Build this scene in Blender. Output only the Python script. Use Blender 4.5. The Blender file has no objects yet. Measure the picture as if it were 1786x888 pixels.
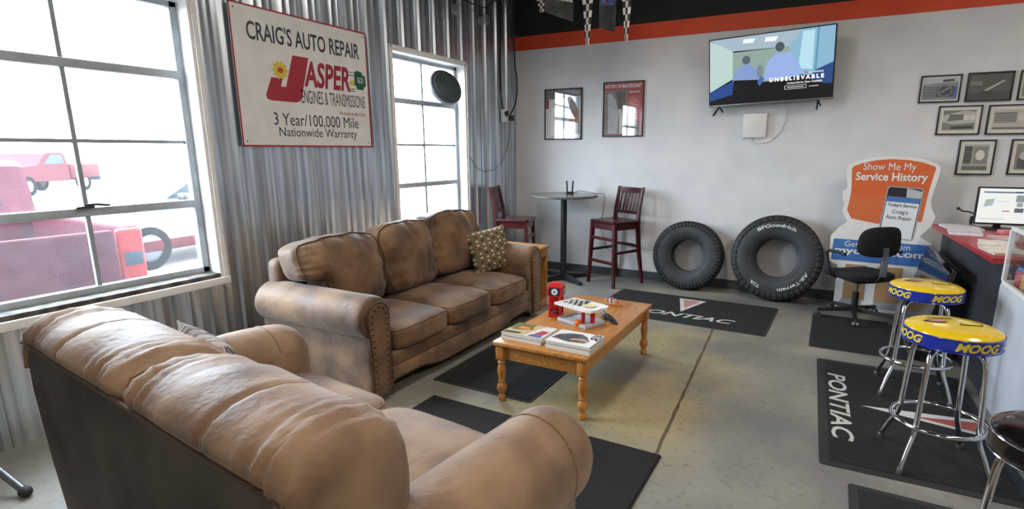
import bpy, bmesh, math, random
from mathutils import Vector, Matrix, Euler, noise

random.seed(7)
SC = bpy.context.scene
COL = SC.collection
PI = math.pi

# ------------------------------------------------------------------ camera
cam_d = bpy.data.cameras.new('camera')
cam = bpy.data.objects.new('camera', cam_d)
COL.objects.link(cam)
cam_d.sensor_fit = 'HORIZONTAL'
cam_d.sensor_width = 36.0
cam_d.lens = 952.55 / 1786 * 36.0
cam_d.shift_x = (893 - 938.04) / 1786
cam_d.shift_y = (470.74 - 444) / 1786
cam_d.clip_start = 0.05
cam_d.clip_end = 300
cam.location = (3.713, -6.401, 1.55)
cam.rotation_euler = (PI / 2 - 0.2158, 0, 0.4870)
SC.camera = cam

# ------------------------------------------------------------------ world, lights, exposure
SC.view_settings.view_transform = 'Standard'
SC.view_settings.look = 'None'
SC.view_settings.gamma = 1.0
SC.view_settings.use_curve_mapping = False
SC.view_settings.exposure = 0.22
world = bpy.data.worlds.new('overcast_sky')
SC.world = world
world.use_nodes = True
wb = world.node_tree.nodes['Background']
wb.inputs['Color'].default_value = (0.74, 0.87, 1.0, 1)
wb.inputs['Strength'].default_value = 27.0


def area(name, loc, rot, sx, sy, power, color, portal=False):
    l = bpy.data.lights.new(name, 'AREA')
    l.shape = 'RECTANGLE'
    l.size = sx
    l.size_y = sy
    l.energy = power
    l.color = color
    if portal:
        l.cycles.is_portal = True
    o = bpy.data.objects.new(name, l)
    o.location = loc
    o.rotation_euler = rot
    COL.objects.link(o)
    return o


WARM = (1.0, 0.90, 0.78)
for k, (x, y, p) in enumerate([(2.3, -2.6, 26), (2.3, -5.6, 26), (5.6, -2.6, 40), (5.6, -5.6, 40), (4.0, -9.0, 60)]):
    area('ceiling_lamp_light', (x, y, 3.55), (0, 0, PI / 2), 1.3, 0.45, p * 1.1, WARM)
# daylight pours in through the two windows
area('window_portal', (-0.16, -4.80, 1.58), (0, -PI / 2, 0), 1.75, 1.30, 1, (1, 1, 1), True)
area('window_portal', (-0.16, -1.72, 1.58), (0, -PI / 2, 0), 1.80, 1.16, 1, (1, 1, 1), True)


# ------------------------------------------------------------------ helpers
def lin(c):
    if isinstance(c, str):
        c = c.lstrip('#')
        c = [int(c[i:i + 2], 16) / 255 for i in (0, 2, 4)]
    return tuple(((v / 12.92) if v <= 0.04045 else ((v + 0.055) / 1.055) ** 2.4) for v in c)


def mat(name, c, rough=0.5, metal=0.0, c2=None, ns=6.0, lo=0.35, hi=0.65, detail=4.0, bump=0.0, bs=80.0,
        stretch=None, coat=0.0, emit=0.0, spec=0.5, sheen=0.0, rough2=None):
    m = bpy.data.materials.new(name)
    m.use_nodes = True
    nt = m.node_tree
    p = nt.nodes['Principled BSDF']
    a = lin(c)
    p.inputs['Base Color'].default_value = (*a, 1)
    p.inputs['Roughness'].default_value = rough
    p.inputs['Metallic'].default_value = metal
    p.inputs['Coat Weight'].default_value = coat
    p.inputs['Coat Roughness'].default_value = 0.06
    p.inputs['Specular IOR Level'].default_value = spec
    p.inputs['Sheen Weight'].default_value = sheen
    if emit:
        p.inputs['Emission Color'].default_value = (*a, 1)
        p.inputs['Emission Strength'].default_value = emit
    if c2 is None:
        c2 = [v * 0.9 for v in [int(c.lstrip('#')[i:i + 2], 16) / 255 for i in (0, 2, 4)]]
    tc = nt.nodes.new('ShaderNodeTexCoord')
    mp = nt.nodes.new('ShaderNodeMapping')
    nt.links.new(tc.outputs['Object'], mp.inputs['Vector'])
    if stretch:
        mp.inputs['Scale'].default_value = stretch
    n = nt.nodes.new('ShaderNodeTexNoise')
    n.inputs['Scale'].default_value = ns
    n.inputs['Detail'].default_value = detail
    nt.links.new(mp.outputs['Vector'], n.inputs['Vector'])
    r = nt.nodes.new('ShaderNodeValToRGB')
    r.color_ramp.elements[0].position = lo
    r.color_ramp.elements[1].position = hi
    r.color_ramp.elements[0].color = (*a, 1)
    r.color_ramp.elements[1].color = (*lin(c2), 1)
    nt.links.new(n.outputs['Fac'], r.inputs['Fac'])
    nt.links.new(r.outputs['Color'], p.inputs['Base Color'])
    if rough2 is not None:
        mr = nt.nodes.new('ShaderNodeMapRange')
        mr.inputs['From Min'].default_value = lo
        mr.inputs['From Max'].default_value = hi
        mr.inputs['To Min'].default_value = rough
        mr.inputs['To Max'].default_value = rough2
        nt.links.new(n.outputs['Fac'], mr.inputs['Value'])
        nt.links.new(mr.outputs['Result'], p.inputs['Roughness'])
    if bump:
        b = nt.nodes.new('ShaderNodeBump')
        b.inputs['Strength'].default_value = bump
        b.inputs['Distance'].default_value = 0.01
        n2 = nt.nodes.new('ShaderNodeTexNoise')
        n2.inputs['Scale'].default_value = bs
        n2.inputs['Detail'].default_value = 5
        nt.links.new(mp.outputs['Vector'], n2.inputs['Vector'])
        nt.links.new(n2.outputs['Fac'], b.inputs['Height'])
        nt.links.new(b.outputs['Normal'], p.inputs['Normal'])
    return m


def print_mat(name, rough=0.4, emit=0.0, coat=0.0):
    m = bpy.data.materials.new(name)
    m.use_nodes = True
    nt = m.node_tree
    p = nt.nodes['Principled BSDF']
    at = nt.nodes.new('ShaderNodeAttribute')
    at.attribute_name = 'Col'
    p.inputs['Roughness'].default_value = rough
    p.inputs['Coat Weight'].default_value = coat
    p.inputs['Coat Roughness'].default_value = 0.05
    if emit:
        p.inputs['Base Color'].default_value = (0.01, 0.01, 0.01, 1)
        nt.links.new(at.outputs['Color'], p.inputs['Emission Color'])
        p.inputs['Emission Strength'].default_value = emit
    else:
        nt.links.new(at.outputs['Color'], p.inputs['Base Color'])
    return m


def sstep(a, b, x):
    t = max(0.0, min(1.0, (x - a) / (b - a)))
    return t * t * (3 - 2 * t)


class MB:
    def __init__(self):
        self.bm = bmesh.new()

    def _merge(self, tmp, M=None):
        if M is not None:
            bmesh.ops.transform(tmp, matrix=M, verts=tmp.verts)
        me = bpy.data.meshes.new('tmp')
        tmp.to_mesh(me)
        tmp.free()
        self.bm.from_mesh(me)
        bpy.data.meshes.remove(me)
        return self

    def box(self, c, s, bev=0.0, rot=None, seg=2, M=None):
        t = bmesh.new()
        bmesh.ops.create_cube(t, size=1.0)
        bmesh.ops.scale(t, vec=s, verts=t.verts)
        if bev > 0:
            bmesh.ops.bevel(t, geom=t.edges[:], offset=min(bev, min(s) * 0.49), segments=seg, affect='EDGES', profile=0.5)
        X = Matrix.Translation(c)
        if rot is not None:
            X = X @ Euler(rot).to_matrix().to_4x4()
        if M is not None:
            X = M @ X
        return self._merge(t, X)

    def loft(self, secs, cap=True, closed=False):
        bm = self.bm
        rows = [[bm.verts.new(p) for p in s] for s in secs]
        n = len(rows[0])
        R = len(rows)
        for i in range(R if closed else R - 1):
            a, b = rows[i], rows[(i + 1) % R]
            for j in range(n):
                k = (j + 1) % n
                try:
                    bm.faces.new((a[j], a[k], b[k], b[j]))
                except ValueError:
                    pass
        if cap and not closed:
            bm.faces.new(rows[0][::-1])
            bm.faces.new(rows[-1])
        return self

    def tube(self, pts, r, seg=8, closed=False, cap=True):
        P = [Vector(p) for p in pts]
        n = len(P)
        rad = r if isinstance(r, (list, tuple)) else [r] * n
        secs = []
        ref = None
        for i in range(n):
            if closed:
                d = P[(i + 1) % n] - P[i - 1]
            else:
                d = P[min(i + 1, n - 1)] - P[max(i - 1, 0)]
            d.normalize()
            if ref is None:
                ref = Vector((0, 0, 1)) if abs(d.z) < 0.9 else Vector((1, 0, 0))
            s = d.cross(ref)
            if s.length < 1e-4:
                s = d.orthogonal()
            s.normalize()
            u = s.cross(d)
            ref = u
            secs.append([P[i] + (s * math.cos(2 * PI * k / seg) + u * math.sin(2 * PI * k / seg)) * rad[i] for k in range(seg)])
        return self.loft(secs, cap, closed)

    def cyl(self, p0, p1, r0, r1=None, seg=20):
        return self.tube([p0, p1], [r0, r0 if r1 is None else r1], seg)

    def beam(self, p0, p1, w, d, w1=None, d1=None, side=None):
        p0, p1 = Vector(p0), Vector(p1)
        a = (p1 - p0).normalized()
        s = Vector(side) if side is not None else Vector((1, 0, 0))
        s = (s - a * s.dot(a))
        if s.length < 1e-4:
            s = a.orthogonal()
        s.normalize()
        u = a.cross(s)
        secs = []
        for p, ww, dd in ((p0, w, d), (p1, w1 or w, d1 or d)):
            secs.append([p + s * x * ww / 2 + u * y * dd / 2 for x, y in ((-1, -1), (1, -1), (1, 1), (-1, 1))])
        return self.loft(secs)

    def lathe(self, prof, seg=24, M=None, cap=True):
        M = M or Matrix()
        secs = []
        for r, z in prof:
            r = max(r, 0.0004)
            secs.append([M @ Vector((r * math.cos(2 * PI * k / seg), r * math.sin(2 * PI * k / seg), z)) for k in range(seg)])
        return self.loft(secs, cap)

    def ring(self, prof, seg=48, M=None):
        """closed (r, z) profile spun about z"""
        M = M or Matrix()
        secs = []
        for k in range(seg):
            a = 2 * PI * k / seg
            secs.append([M @ Vector((r * math.cos(a), r * math.sin(a), z)) for r, z in prof])
        return self.loft(secs, False, True)

    def prism(self, poly, fn, t):
        """poly of (u, v); fn(u, v, w) places it; thickness t along w"""
        return self.loft([[fn(u, v, 0) for u, v in poly], [fn(u, v, t) for u, v in poly]])

    def sphere(self, c, r, seg=14, sc=(1, 1, 1), M=None):
        t = bmesh.new()
        bmesh.ops.create_uvsphere(t, u_segments=seg, v_segments=max(6, seg // 2 + 2), radius=r)
        X = Matrix.Translation(c) @ Matrix.Diagonal((*sc, 1))
        if M is not None:
            X = M @ X
        return self._merge(t, X)

    def cushion(self, fn, n=14):
        """fn maps cube-surface coords (-1..1)^3 to a point"""
        t = bmesh.new()
        bmesh.ops.create_cube(t, size=2.0)
        bmesh.ops.subdivide_edges(t, edges=t.edges[:], cuts=n, use_grid_fill=True)
        for v in t.verts:
            v.co = fn(v.co.x, v.co.y, v.co.z)
        return self._merge(t)

    def build(self, name, m, parent=None, smooth=40, loc=None, rot=None):
        bm = self.bm
        bmesh.ops.recalc_face_normals(bm, faces=bm.faces)
        me = bpy.data.meshes.new(name)
        bm.to_mesh(me)
        bm.free()
        if smooth:
            me.polygons.foreach_set('use_smooth', [True] * len(me.polygons))
            me.set_sharp_from_angle(angle=math.radians(smooth))
        me.materials.append(m)
        o = bpy.data.objects.new(name, me)
        COL.objects.link(o)
        if parent is not None:
            o.parent = parent
        if loc:
            o.location = loc
        if rot:
            o.rotation_euler = rot
        return o


def tag(o, label, cat, group=None, kind=None):
    o['label'] = label
    o['category'] = cat
    if group:
        o['group'] = group
    if kind:
        o['kind'] = kind
    return o


def thing(name, label, cat, loc=(0, 0, 0), rz=0.0, group=None, rot=None, kind=None):
    o = bpy.data.objects.new(name, None)
    o.empty_display_size = 0.1
    COL.objects.link(o)
    o.location = loc
    o.rotation_euler = rot if rot else (0, 0, rz)
    return tag(o, label, cat, group, kind)


def copy_tree(o, parent=None):
    c = o.copy()
    COL.objects.link(c)
    if parent is not None:
        c.parent = parent
    for ch in [x for x in bpy.data.objects if x.parent == o and x != c]:
        copy_tree(ch, c)
    return c


def plane_xz(x, y, z):          # picture facing -y: u to the right, v up, w towards the viewer
    return lambda u, v, w=0.0: Vector((x + u, y - w, z + v))


def plane_yz(x, y, z):          # on the left wall facing +x: u runs towards +y
    return lambda u, v, w=0.0: Vector((x + w, y + u, z + v))


def plane_xy(x, y, z, a=0.0):   # lying flat, rotated by a
    ca, sa = math.cos(a), math.sin(a)
    return lambda u, v, w=0.0: Vector((x + u * ca - v * sa, y + u * sa + v * ca, z + w))


def picture(name, polys, fn, m, parent=None, dw=0.0004):
    """flat print: polys = [(colour, [(u, v), ...])], painted in order"""
    bm = bmesh.new()
    lay = bm.loops.layers.float_color.new('Col')
    for i, (c, pts) in enumerate(polys):
        vs = [bm.verts.new(fn(u, v, i * dw if i else 0.0)) for u, v in pts]
        f = bm.faces.new(vs)
        cc = (*lin(c), 1)
        for l in f.loops:
            l[lay] = cc
    me = bpy.data.meshes.new(name)
    bm.to_mesh(me)
    bm.free()
    me.materials.append(m)
    o = bpy.data.objects.new(name, me)
    COL.objects.link(o)
    if parent is not None:
        o.parent = parent
    return o


def rect(u0, v0, u1, v1):
    return [(u0, v0), (u1, v0), (u1, v1), (u0, v1)]


def oval(cu, cv, ru, rv, n=20, a0=0, a1=2 * PI):
    return [(cu + ru * math.cos(a0 + (a1 - a0) * i / n), cv + rv * math.sin(a0 + (a1 - a0) * i / n)) for i in range(n if a1 - a0 > 6.2 else n + 1)]


def rrect(u0, v0, u1, v1, r, n=5):
    out = []
    for cx, cy, a in ((u1 - r, v1 - r, 0), (u0 + r, v1 - r, PI / 2), (u0 + r, v0 + r, PI), (u1 - r, v0 + r, 1.5 * PI)):
        for i in range(n + 1):
            t = a + PI / 2 * i / n
            out.append((cx + r * math.cos(t), cy + r * math.sin(t)))
    return out


def text(name, body, m, fn, box, parent=None, bold=0.0, shear=0.0, sub=0, w=0.0008, keep=False):
    """lettering fitted into box (u0, v0, u1, v1) of the surface fn"""
    cu = bpy.data.curves.new('t', 'FONT')
    cu.body = body
    cu.size = 1.0
    cu.offset = bold
    cu.shear = shear
    cu.resolution_u = 3
    ob = bpy.data.objects.new('t', cu)
    COL.objects.link(ob)
    dg = bpy.context.evaluated_depsgraph_get()
    me = bpy.data.meshes.new_from_object(ob.evaluated_get(dg))
    bpy.data.objects.remove(ob)
    bpy.data.curves.remove(cu)
    me.name = name
    bm = bmesh.new()
    bm.from_mesh(me)
    if sub:
        bmesh.ops.triangulate(bm, faces=bm.faces[:])
        bmesh.ops.subdivide_edges(bm, edges=bm.edges[:], cuts=sub, use_grid_fill=True)
    xs = [v.co.x for v in bm.verts]
    ys = [v.co.y for v in bm.verts]
    x0, x1, y0, y1 = min(xs), max(xs), min(ys), max(ys)
    u0, v0, u1, v1 = box
    for v in bm.verts:
        v.co = fn(u0 + (v.co.x - x0) / (x1 - x0) * (u1 - u0), v0 + (v.co.y - y0) / (y1 - y0) * (v1 - v0), w)
    bm.to_mesh(me)
    bm.free()
    me.materials.clear()
    me.materials.append(m)
    o = bpy.data.objects.new(name, me)
    COL.objects.link(o)
    if parent is not None:
        o.parent = parent
    return o


# ------------------------------------------------------------------ materials
M = {}
M['white_paint'] = mat('white_paint', '#dbdcde', 0.75, c2='#d0d2d5', ns=3, bump=0.06, bs=160)
M['black_paint'] = mat('black_paint', '#17171b', 0.8, c2='#202024', ns=4)
M['orange_paint'] = mat('orange_paint', '#d64a20', 0.6, c2='#cb421b', ns=4)
M['base_vinyl'] = mat('base_vinyl', '#3b4048', 0.5, c2='#4a4f58', ns=8)
M['white_metal'] = mat('white_metal', '#ececec', 0.5, c2='#e0e0de', ns=12)
M['sash_metal'] = mat('sash_metal', '#a9b1b7', 0.45, 0.0, c2='#99a1a7', ns=10)
M['muntin_metal'] = mat('muntin_metal', '#99a0a6', 0.6, c2='#8b9298', ns=10, spec=0.2)
M['dirty_sill'] = mat('dirty_sill', '#625d56', 0.8, c2='#353129', ns=14, lo=0.4, hi=0.62, bump=0.2, bs=60)
M['black_plastic'] = mat('black_plastic', '#141416', 0.45, c2='#1d1d20', ns=20)
M['gloss_black'] = mat('gloss_black', '#08080a', 0.12, c2='#0c0c10', ns=3)
M['chrome'] = mat('chrome', '#d8d8da', 0.1, 1.0, c2='#c8c8cb', ns=5)
M['steel'] = mat('steel', '#8b8d90', 0.35, 0.9, c2='#77797c', ns=9)
M['black_metal'] = mat('black_metal', '#22262c', 0.4, 0.2, c2='#2b3038', ns=9)
M['rubber'] = mat('rubber', '#2b2d31', 0.62, c2='#383b41', ns=7, bump=0.1, bs=200)
M['rubber_dark'] = mat('rubber_dark', '#1d1e21', 0.65, c2='#2a2b2f', ns=9, bump=0.1, bs=200)
M['mat_carpet'] = mat('mat_carpet', '#131314', 0.95, c2='#1e1e1f', ns=60, bump=0.5, bs=420)
M['mat_edge'] = mat('mat_edge', '#2a2b2c', 0.7, c2='#202122', ns=30)
M['mat_ribbed'] = mat('mat_ribbed', '#101114', 0.9, c2='#1e2025', ns=160, lo=0.42, hi=0.6, bump=0.6, bs=240)
M['oak'] = mat('oak', '#c48848', 0.30, c2='#a26c32', ns=5, stretch=(9, 1.0, 9), detail=6, coat=0.15)
M['oak_leg'] = mat('oak_leg', '#c58544', 0.28, c2='#a4692f', ns=6, stretch=(9, 9, 1.2), detail=6, coat=0.3)
M['cherry'] = mat('cherry', '#4a1317', 0.3, c2='#350b0f', ns=6, stretch=(6, 6, 1), coat=0.3)
M['leather'] = mat('leather', '#4a3320', 0.54, c2='#836344', ns=4.6, lo=0.34, hi=0.66, detail=8, bump=0.4, bs=30, rough2=0.66, spec=0.4, sheen=0.25)
M['leather_tan'] = mat('leather_tan', '#5d412c', 0.54, c2='#977a5f', ns=3.8, lo=0.34, hi=0.66, detail=8, bump=0.35, bs=34, rough2=0.68, spec=0.4, sheen=0.18)
M['leather_back'] = mat('leather_back', '#2e2620', 0.7, c2='#544a40', ns=3.2, lo=0.35, hi=0.7, detail=6, bump=0.25, bs=60)
M['piping'] = mat('piping', '#3e2c1d', 0.5, c2='#503a28', ns=20)
M['seam'] = mat('seam', '#8c7056', 0.6, c2='#7a5f47', ns=60)
M['brass'] = mat('brass', '#8a7048', 0.3, 0.9, c2='#574226', ns=30)
M['white'] = mat('white', '#e6e6e4', 0.45, c2='#dcdcda', ns=6)
M['paper'] = mat('paper', '#dfdcd4', 0.7, c2='#cfcbc2', ns=90, stretch=(1, 1, 12))
M['navy_ink'] = mat('navy_ink', '#2c3142', 0.5, c2='#343a4c', ns=10)
M['red_ink'] = mat('red_ink', '#a2263a', 0.5, c2='#95203a', ns=10)
M['green_ink'] = mat('green_ink', '#1f5a41', 0.5, c2='#1c5039', ns=10)
M['yellow_ink'] = mat('yellow_ink', '#d6c23a', 0.5, c2='#cdb52e', ns=10)
M['white_ink'] = mat('white_ink', '#e8e8e6', 0.5, c2='#dededc', ns=10)
M['mat_letter'] = mat('mat_letter', '#c4c4c2', 0.9, c2='#aeaeac', ns=80)
M['mat_red'] = mat('mat_red', '#b98f88', 0.9, c2='#a87d76', ns=80)
M['yellow_vinyl'] = mat('yellow_vinyl', '#e2c51f', 0.16, c2='#dcb91a', ns=5, coat=0.4)
M['blue_vinyl'] = mat('blue_vinyl', '#2536a8', 0.2, c2='#1e2f97', ns=5, coat=0.4)
M['black_vinyl'] = mat('black_vinyl', '#0e0d0d', 0.14, c2='#171413', ns=5, coat=0.4)
M['red_plastic'] = mat('red_plastic', '#c61f24', 0.3, c2='#b5181e', ns=8)
M['red_laminate'] = mat('red_laminate', '#a8242b', 0.4, c2='#98202a', ns=8)
M['orange_plastic'] = mat('orange_plastic', '#f07a1f', 0.4, c2='#e06a15', ns=8)
M['counter_black'] = mat('counter_black', '#26282c', 0.55, c2='#303237', ns=14, bump=0.05, bs=90)
M['case_white'] = mat('case_white', '#c9ccd2', 0.5, c2='#b9bdc4', ns=3)
M['fabric_black'] = mat('fabric_black', '#0b0c0e', 0.9, c2='#131518', ns=120, bump=0.3, bs=300)
M['table_top'] = mat('table_top', '#6d6c68', 0.25, c2='#585753', ns=40, coat=0.2)
M['print'] = print_mat('print', 0.5)
M['print_gloss'] = print_mat('print_gloss', 0.35, coat=0.9)
M['screen'] = print_mat('screen', 0.25, emit=0.9)
M['screen_white'] = mat('screen_white', '#f2f2f2', 0.4, emit=0.85)
M['screen_red'] = mat('screen_red', '#c8202a', 0.4, emit=0.7)
M['clear'] = None


def glass_mat(name, tint, veil, rough=0.02, refl=0.06):
    m = bpy.data.materials.new(name)
    m.use_nodes = True
    nt = m.node_tree
    for n in list(nt.nodes):
        nt.nodes.remove(n)
    out = nt.nodes.new('ShaderNodeOutputMaterial')
    tr = nt.nodes.new('ShaderNodeBsdfTransparent')
    tr.inputs['Color'].default_value = (*tint, 1)
    gl = nt.nodes.new('ShaderNodeBsdfGlossy')
    gl.inputs['Roughness'].default_value = rough
    tl = nt.nodes.new('ShaderNodeBsdfTranslucent')  # translucent share adds a whitish haze that washes out what lies behind
    tl.inputs['Color'].default_value = (0.9, 0.92, 0.95, 1)
    m1 = nt.nodes.new('ShaderNodeMixShader')
    nz = nt.nodes.new('ShaderNodeTexNoise')
    nz.inputs['Scale'].default_value = 9
    tc = nt.nodes.new('ShaderNodeTexCoord')
    nt.links.new(tc.outputs['Object'], nz.inputs['Vector'])
    mr = nt.nodes.new('ShaderNodeMapRange')
    mr.inputs['To Min'].default_value = veil * 0.7
    mr.inputs['To Max'].default_value = veil * 1.3
    nt.links.new(nz.outputs['Fac'], mr.inputs['Value'])
    nt.links.new(mr.outputs['Result'], m1.inputs['Fac'])
    nt.links.new(tr.outputs[0], m1.inputs[1])
    nt.links.new(tl.outputs[0], m1.inputs[2])
    m2 = nt.nodes.new('ShaderNodeMixShader')
    lw = nt.nodes.new('ShaderNodeLayerWeight')
    pw = nt.nodes.new('ShaderNodeMath')
    pw.operation = 'POWER'
    pw.inputs[1].default_value = 4.5
    nt.links.new(lw.outputs['Facing'], pw.inputs[0])
    fr = nt.nodes.new('ShaderNodeMapRange')
    fr.inputs['To Min'].default_value = refl * 0.5
    fr.inputs['To Max'].default_value = 0.6
    nt.links.new(pw.outputs[0], fr.inputs['Value'])
    nt.links.new(fr.outputs[0], m2.inputs['Fac'])
    nt.links.new(m1.outputs[0], m2.inputs[1])
    nt.links.new(gl.outputs[0], m2.inputs[2])
    nt.links.new(m2.outputs[0], out.inputs['Surface'])
    return m


M['window_glass'] = glass_mat('window_glass', (1, 1, 1), 0.010)
M['case_glass'] = glass_mat('case_glass', (0.95, 0.97, 0.98), 0.05)
M['picture_glass'] = glass_mat('picture_glass', (1, 1, 1), 0.0, 0.03, 0.14)


def floor_mat():
    m = mat('concrete', '#77756d', 0.40, c2='#928f84', ns=1.3, lo=0.3, hi=0.7, detail=8, bump=0.05, bs=60, rough2=0.6)
    nt = m.node_tree
    p = nt.nodes['Principled BSDF']
    base = p.inputs['Base Color'].links[0].from_socket
    tc = nt.nodes.new('ShaderNodeTexCoord')
    sx = nt.nodes.new('ShaderNodeSeparateXYZ')
    nt.links.new(tc.outputs['Object'], sx.inputs[0])
    nz = nt.nodes.new('ShaderNodeTexNoise')
    nz.inputs['Scale'].default_value = 2.2
    nz.inputs['Detail'].default_value = 6
    nt.links.new(tc.outputs['Object'], nz.inputs['Vector'])

    def math_(op, a, b):
        n = nt.nodes.new('ShaderNodeMath')
        n.operation = op
        for i, v in enumerate((a, b)):
            if isinstance(v, (int, float)):
                n.inputs[i].default_value = v
            else:
                nt.links.new(v, n.inputs[i])
        return n.outputs[0]

    def mix(fac, c, col):
        n = nt.nodes.new('ShaderNodeMixRGB')
        nt.links.new(fac, n.inputs['Fac'])
        nt.links.new(c, n.inputs['Color1'])
        n.inputs['Color2'].default_value = (*lin(col), 1)
        return n.outputs['Color']

    # yellowed old sealer left of the saw cut, around x 2..3, y -3.9..-1.6
    wob = math_('MULTIPLY', math_('SUBTRACT', nz.outputs['Fac'], 0.5), 0.9)
    dx = math_('ABSOLUTE', math_('SUBTRACT', math_('ADD', sx.outputs['X'], wob), 2.55), 0)
    dy = math_('ABSOLUTE', math_('SUBTRACT', math_('ADD', sx.outputs['Y'], wob), -2.75), 0)
    fx = nt.nodes.new('ShaderNodeMapRange')
    fx.inputs['From Min'].default_value = 0.75
    fx.inputs['From Max'].default_value = 0.45
    nt.links.new(dx, fx.inputs['Value'])
    fy = nt.nodes.new('ShaderNodeMapRange')
    fy.inputs['From Min'].default_value = 1.3
    fy.inputs['From Max'].default_value = 0.9
    nt.links.new(dy, fy.inputs['Value'])
    yel = math_('MULTIPLY', math_('MULTIPLY', fx.outputs[0], fy.outputs[0]), 0.8)
    c = mix(yel, base, '#a3966c')
    # grey mop stains to the right
    n3 = nt.nodes.new('ShaderNodeTexNoise')
    n3.inputs['Scale'].default_value = 0.9
    n3.inputs['Detail'].default_value = 5
    nt.links.new(tc.outputs['Object'], n3.inputs['Vector'])
    st = nt.nodes.new('ShaderNodeMapRange')
    st.inputs['From Min'].default_value = 0.5
    st.inputs['From Max'].default_value = 0.64
    st.inputs['To Max'].default_value = 0.75
    nt.links.new(n3.outputs['Fac'], st.inputs['Value'])
    c = mix(st.outputs[0], c, '#68696b')
    n4 = nt.nodes.new('ShaderNodeTexNoise')
    n4.inputs['Scale'].default_value = 26
    n4.inputs['Detail'].default_value = 8
    nt.links.new(tc.outputs['Object'], n4.inputs['Vector'])
    sp = nt.nodes.new('ShaderNodeMapRange')
    sp.inputs['From Min'].default_value = 0.55
    sp.inputs['From Max'].default_value = 0.8
    sp.inputs['To Max'].default_value = 0.75
    nt.links.new(n4.outputs['Fac'], sp.inputs['Value'])
    c = mix(sp.outputs[0], c, '#5a574f')
    nt.links.new(c, p.inputs['Base Color'])
    return m


M['concrete'] = floor_mat()


def metal_wall_mat():
    m = bpy.data.materials.new('galvanized_sheet')
    m.use_nodes = True
    nt = m.node_tree
    p = nt.nodes['Principled BSDF']
    p.inputs['Metallic'].default_value = 0.9
    tc = nt.nodes.new('ShaderNodeTexCoord')
    mp = nt.nodes.new('ShaderNodeMapping')
    mp.inputs['Scale'].default_value = (1, 14, 0.5)
    nt.links.new(tc.outputs['Object'], mp.inputs['Vector'])
    n = nt.nodes.new('ShaderNodeTexNoise')
    n.inputs['Scale'].default_value = 1.6
    n.inputs['Detail'].default_value = 5
    nt.links.new(mp.outputs[0], n.inputs['Vector'])
    r = nt.nodes.new('ShaderNodeValToRGB')
    r.color_ramp.elements[0].position = 0.36
    r.color_ramp.elements[1].position = 0.62
    r.color_ramp.elements[0].color = (0.41, 0.46, 0.52, 1)
    r.color_ramp.elements[1].color = (0.74, 0.81, 0.90, 1)
    nt.links.new(n.outputs['Fac'], r.inputs['Fac'])
    nt.links.new(r.outputs['Color'], p.inputs['Base Color'])
    mr = nt.nodes.new('ShaderNodeMapRange')
    mr.inputs['To Min'].default_value = 0.22
    mr.inputs['To Max'].default_value = 0.38
    nt.links.new(n.outputs['Fac'], mr.inputs['Value'])
    nt.links.new(mr.outputs[0], p.inputs['Roughness'])
    return m


M['sheet'] = metal_wall_mat()

# ------------------------------------------------------------------ the room
RX, RY, RZ = 8.5, -11.0, 3.8
tag(MB().box((RX / 2, RY / 2, -0.06), (RX + 0.3, -RY + 0.3, 0.12)).build('floor', M['concrete'], smooth=0),
    'stained grey concrete floor of the waiting room', 'floor', kind='structure')
# saw cut filled with rust-coloured dirt
cut = MB()
pts = [Vector((2.86, -1.0, 0)), Vector((2.925, -1.61, 0)), Vector((2.99, -2.75, 0)), Vector((3.053, -3.88, 0)), Vector((3.12, -5.2, 0))]
secs = []
for i in range(60):
    t = i / 59 * (len(pts) - 1)
    k = min(int(t), len(pts) - 2)
    p = pts[k].lerp(pts[k + 1], t - k)
    w = 0.009 + 0.006 * noise.noise(p * 9)
    x = p.x + 0.006 * noise.noise(p * 14)
    secs.append([(x - w, p.y, 0.0008), (x + w, p.y, 0.0008), (x + w, p.y, 0.002), (x - w, p.y, 0.002)])
cut.loft(secs)
M['rust_dirt'] = mat('rust_dirt', '#63533f', 0.9, c2='#4d453a', ns=20)
tag(cut.build('trim_3', M['rust_dirt'], smooth=0), 'rust brown saw-cut joint running along the concrete floor', 'floor joint', kind='structure')

tag(MB().box((RX / 2, 0.075, 1.39), (RX + 0.3, 0.15, 2.78)).build('wall_back', M['white_paint'], smooth=0),
    'white painted back wall behind the tyres', 'wall', kind='structure')
tag(MB().box((RX / 2, 0.073, 2.862), (RX + 0.3, 0.154, 0.165)).build('trim_1', M['orange_paint'], smooth=0),
    'orange painted stripe along the top of the white wall', 'stripe', kind='structure')
tag(MB().box((RX / 2, 0.075, 3.372), (RX + 0.3, 0.15, 0.856)).build('wall_back_upper', M['black_paint'], smooth=0),
    'black painted upper wall above the orange stripe', 'wall', kind='structure')
tag(MB().box((RX / 2, RY / 2, RZ + 0.06), (RX + 0.3, -RY + 0.3, 0.12)).build('ceiling', M['black_paint'], smooth=0),
    'black painted ceiling of the waiting room', 'ceiling', kind='structure')
tag(MB().box((RX + 0.075, RY / 2, RZ / 2), (0.15, -RY + 0.3, RZ)).build('wall_right', M['white_paint'], smooth=0),
    'white painted wall far to the right', 'wall', kind='structure')
tag(MB().box((RX / 2, RY - 0.075, RZ / 2), (RX + 0.3, 0.15, RZ)).build('wall_front', M['white_paint'], smooth=0),
    'white painted wall behind the viewpoint', 'wall', kind='structure')
tag(MB().box((RX / 2, -0.006, 0.05), (RX, 0.012, 0.10), 0.003).build('baseboard_back', M['base_vinyl'], smooth=0),
    'dark grey vinyl baseboard along the white wall', 'baseboard', kind='structure')

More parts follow.
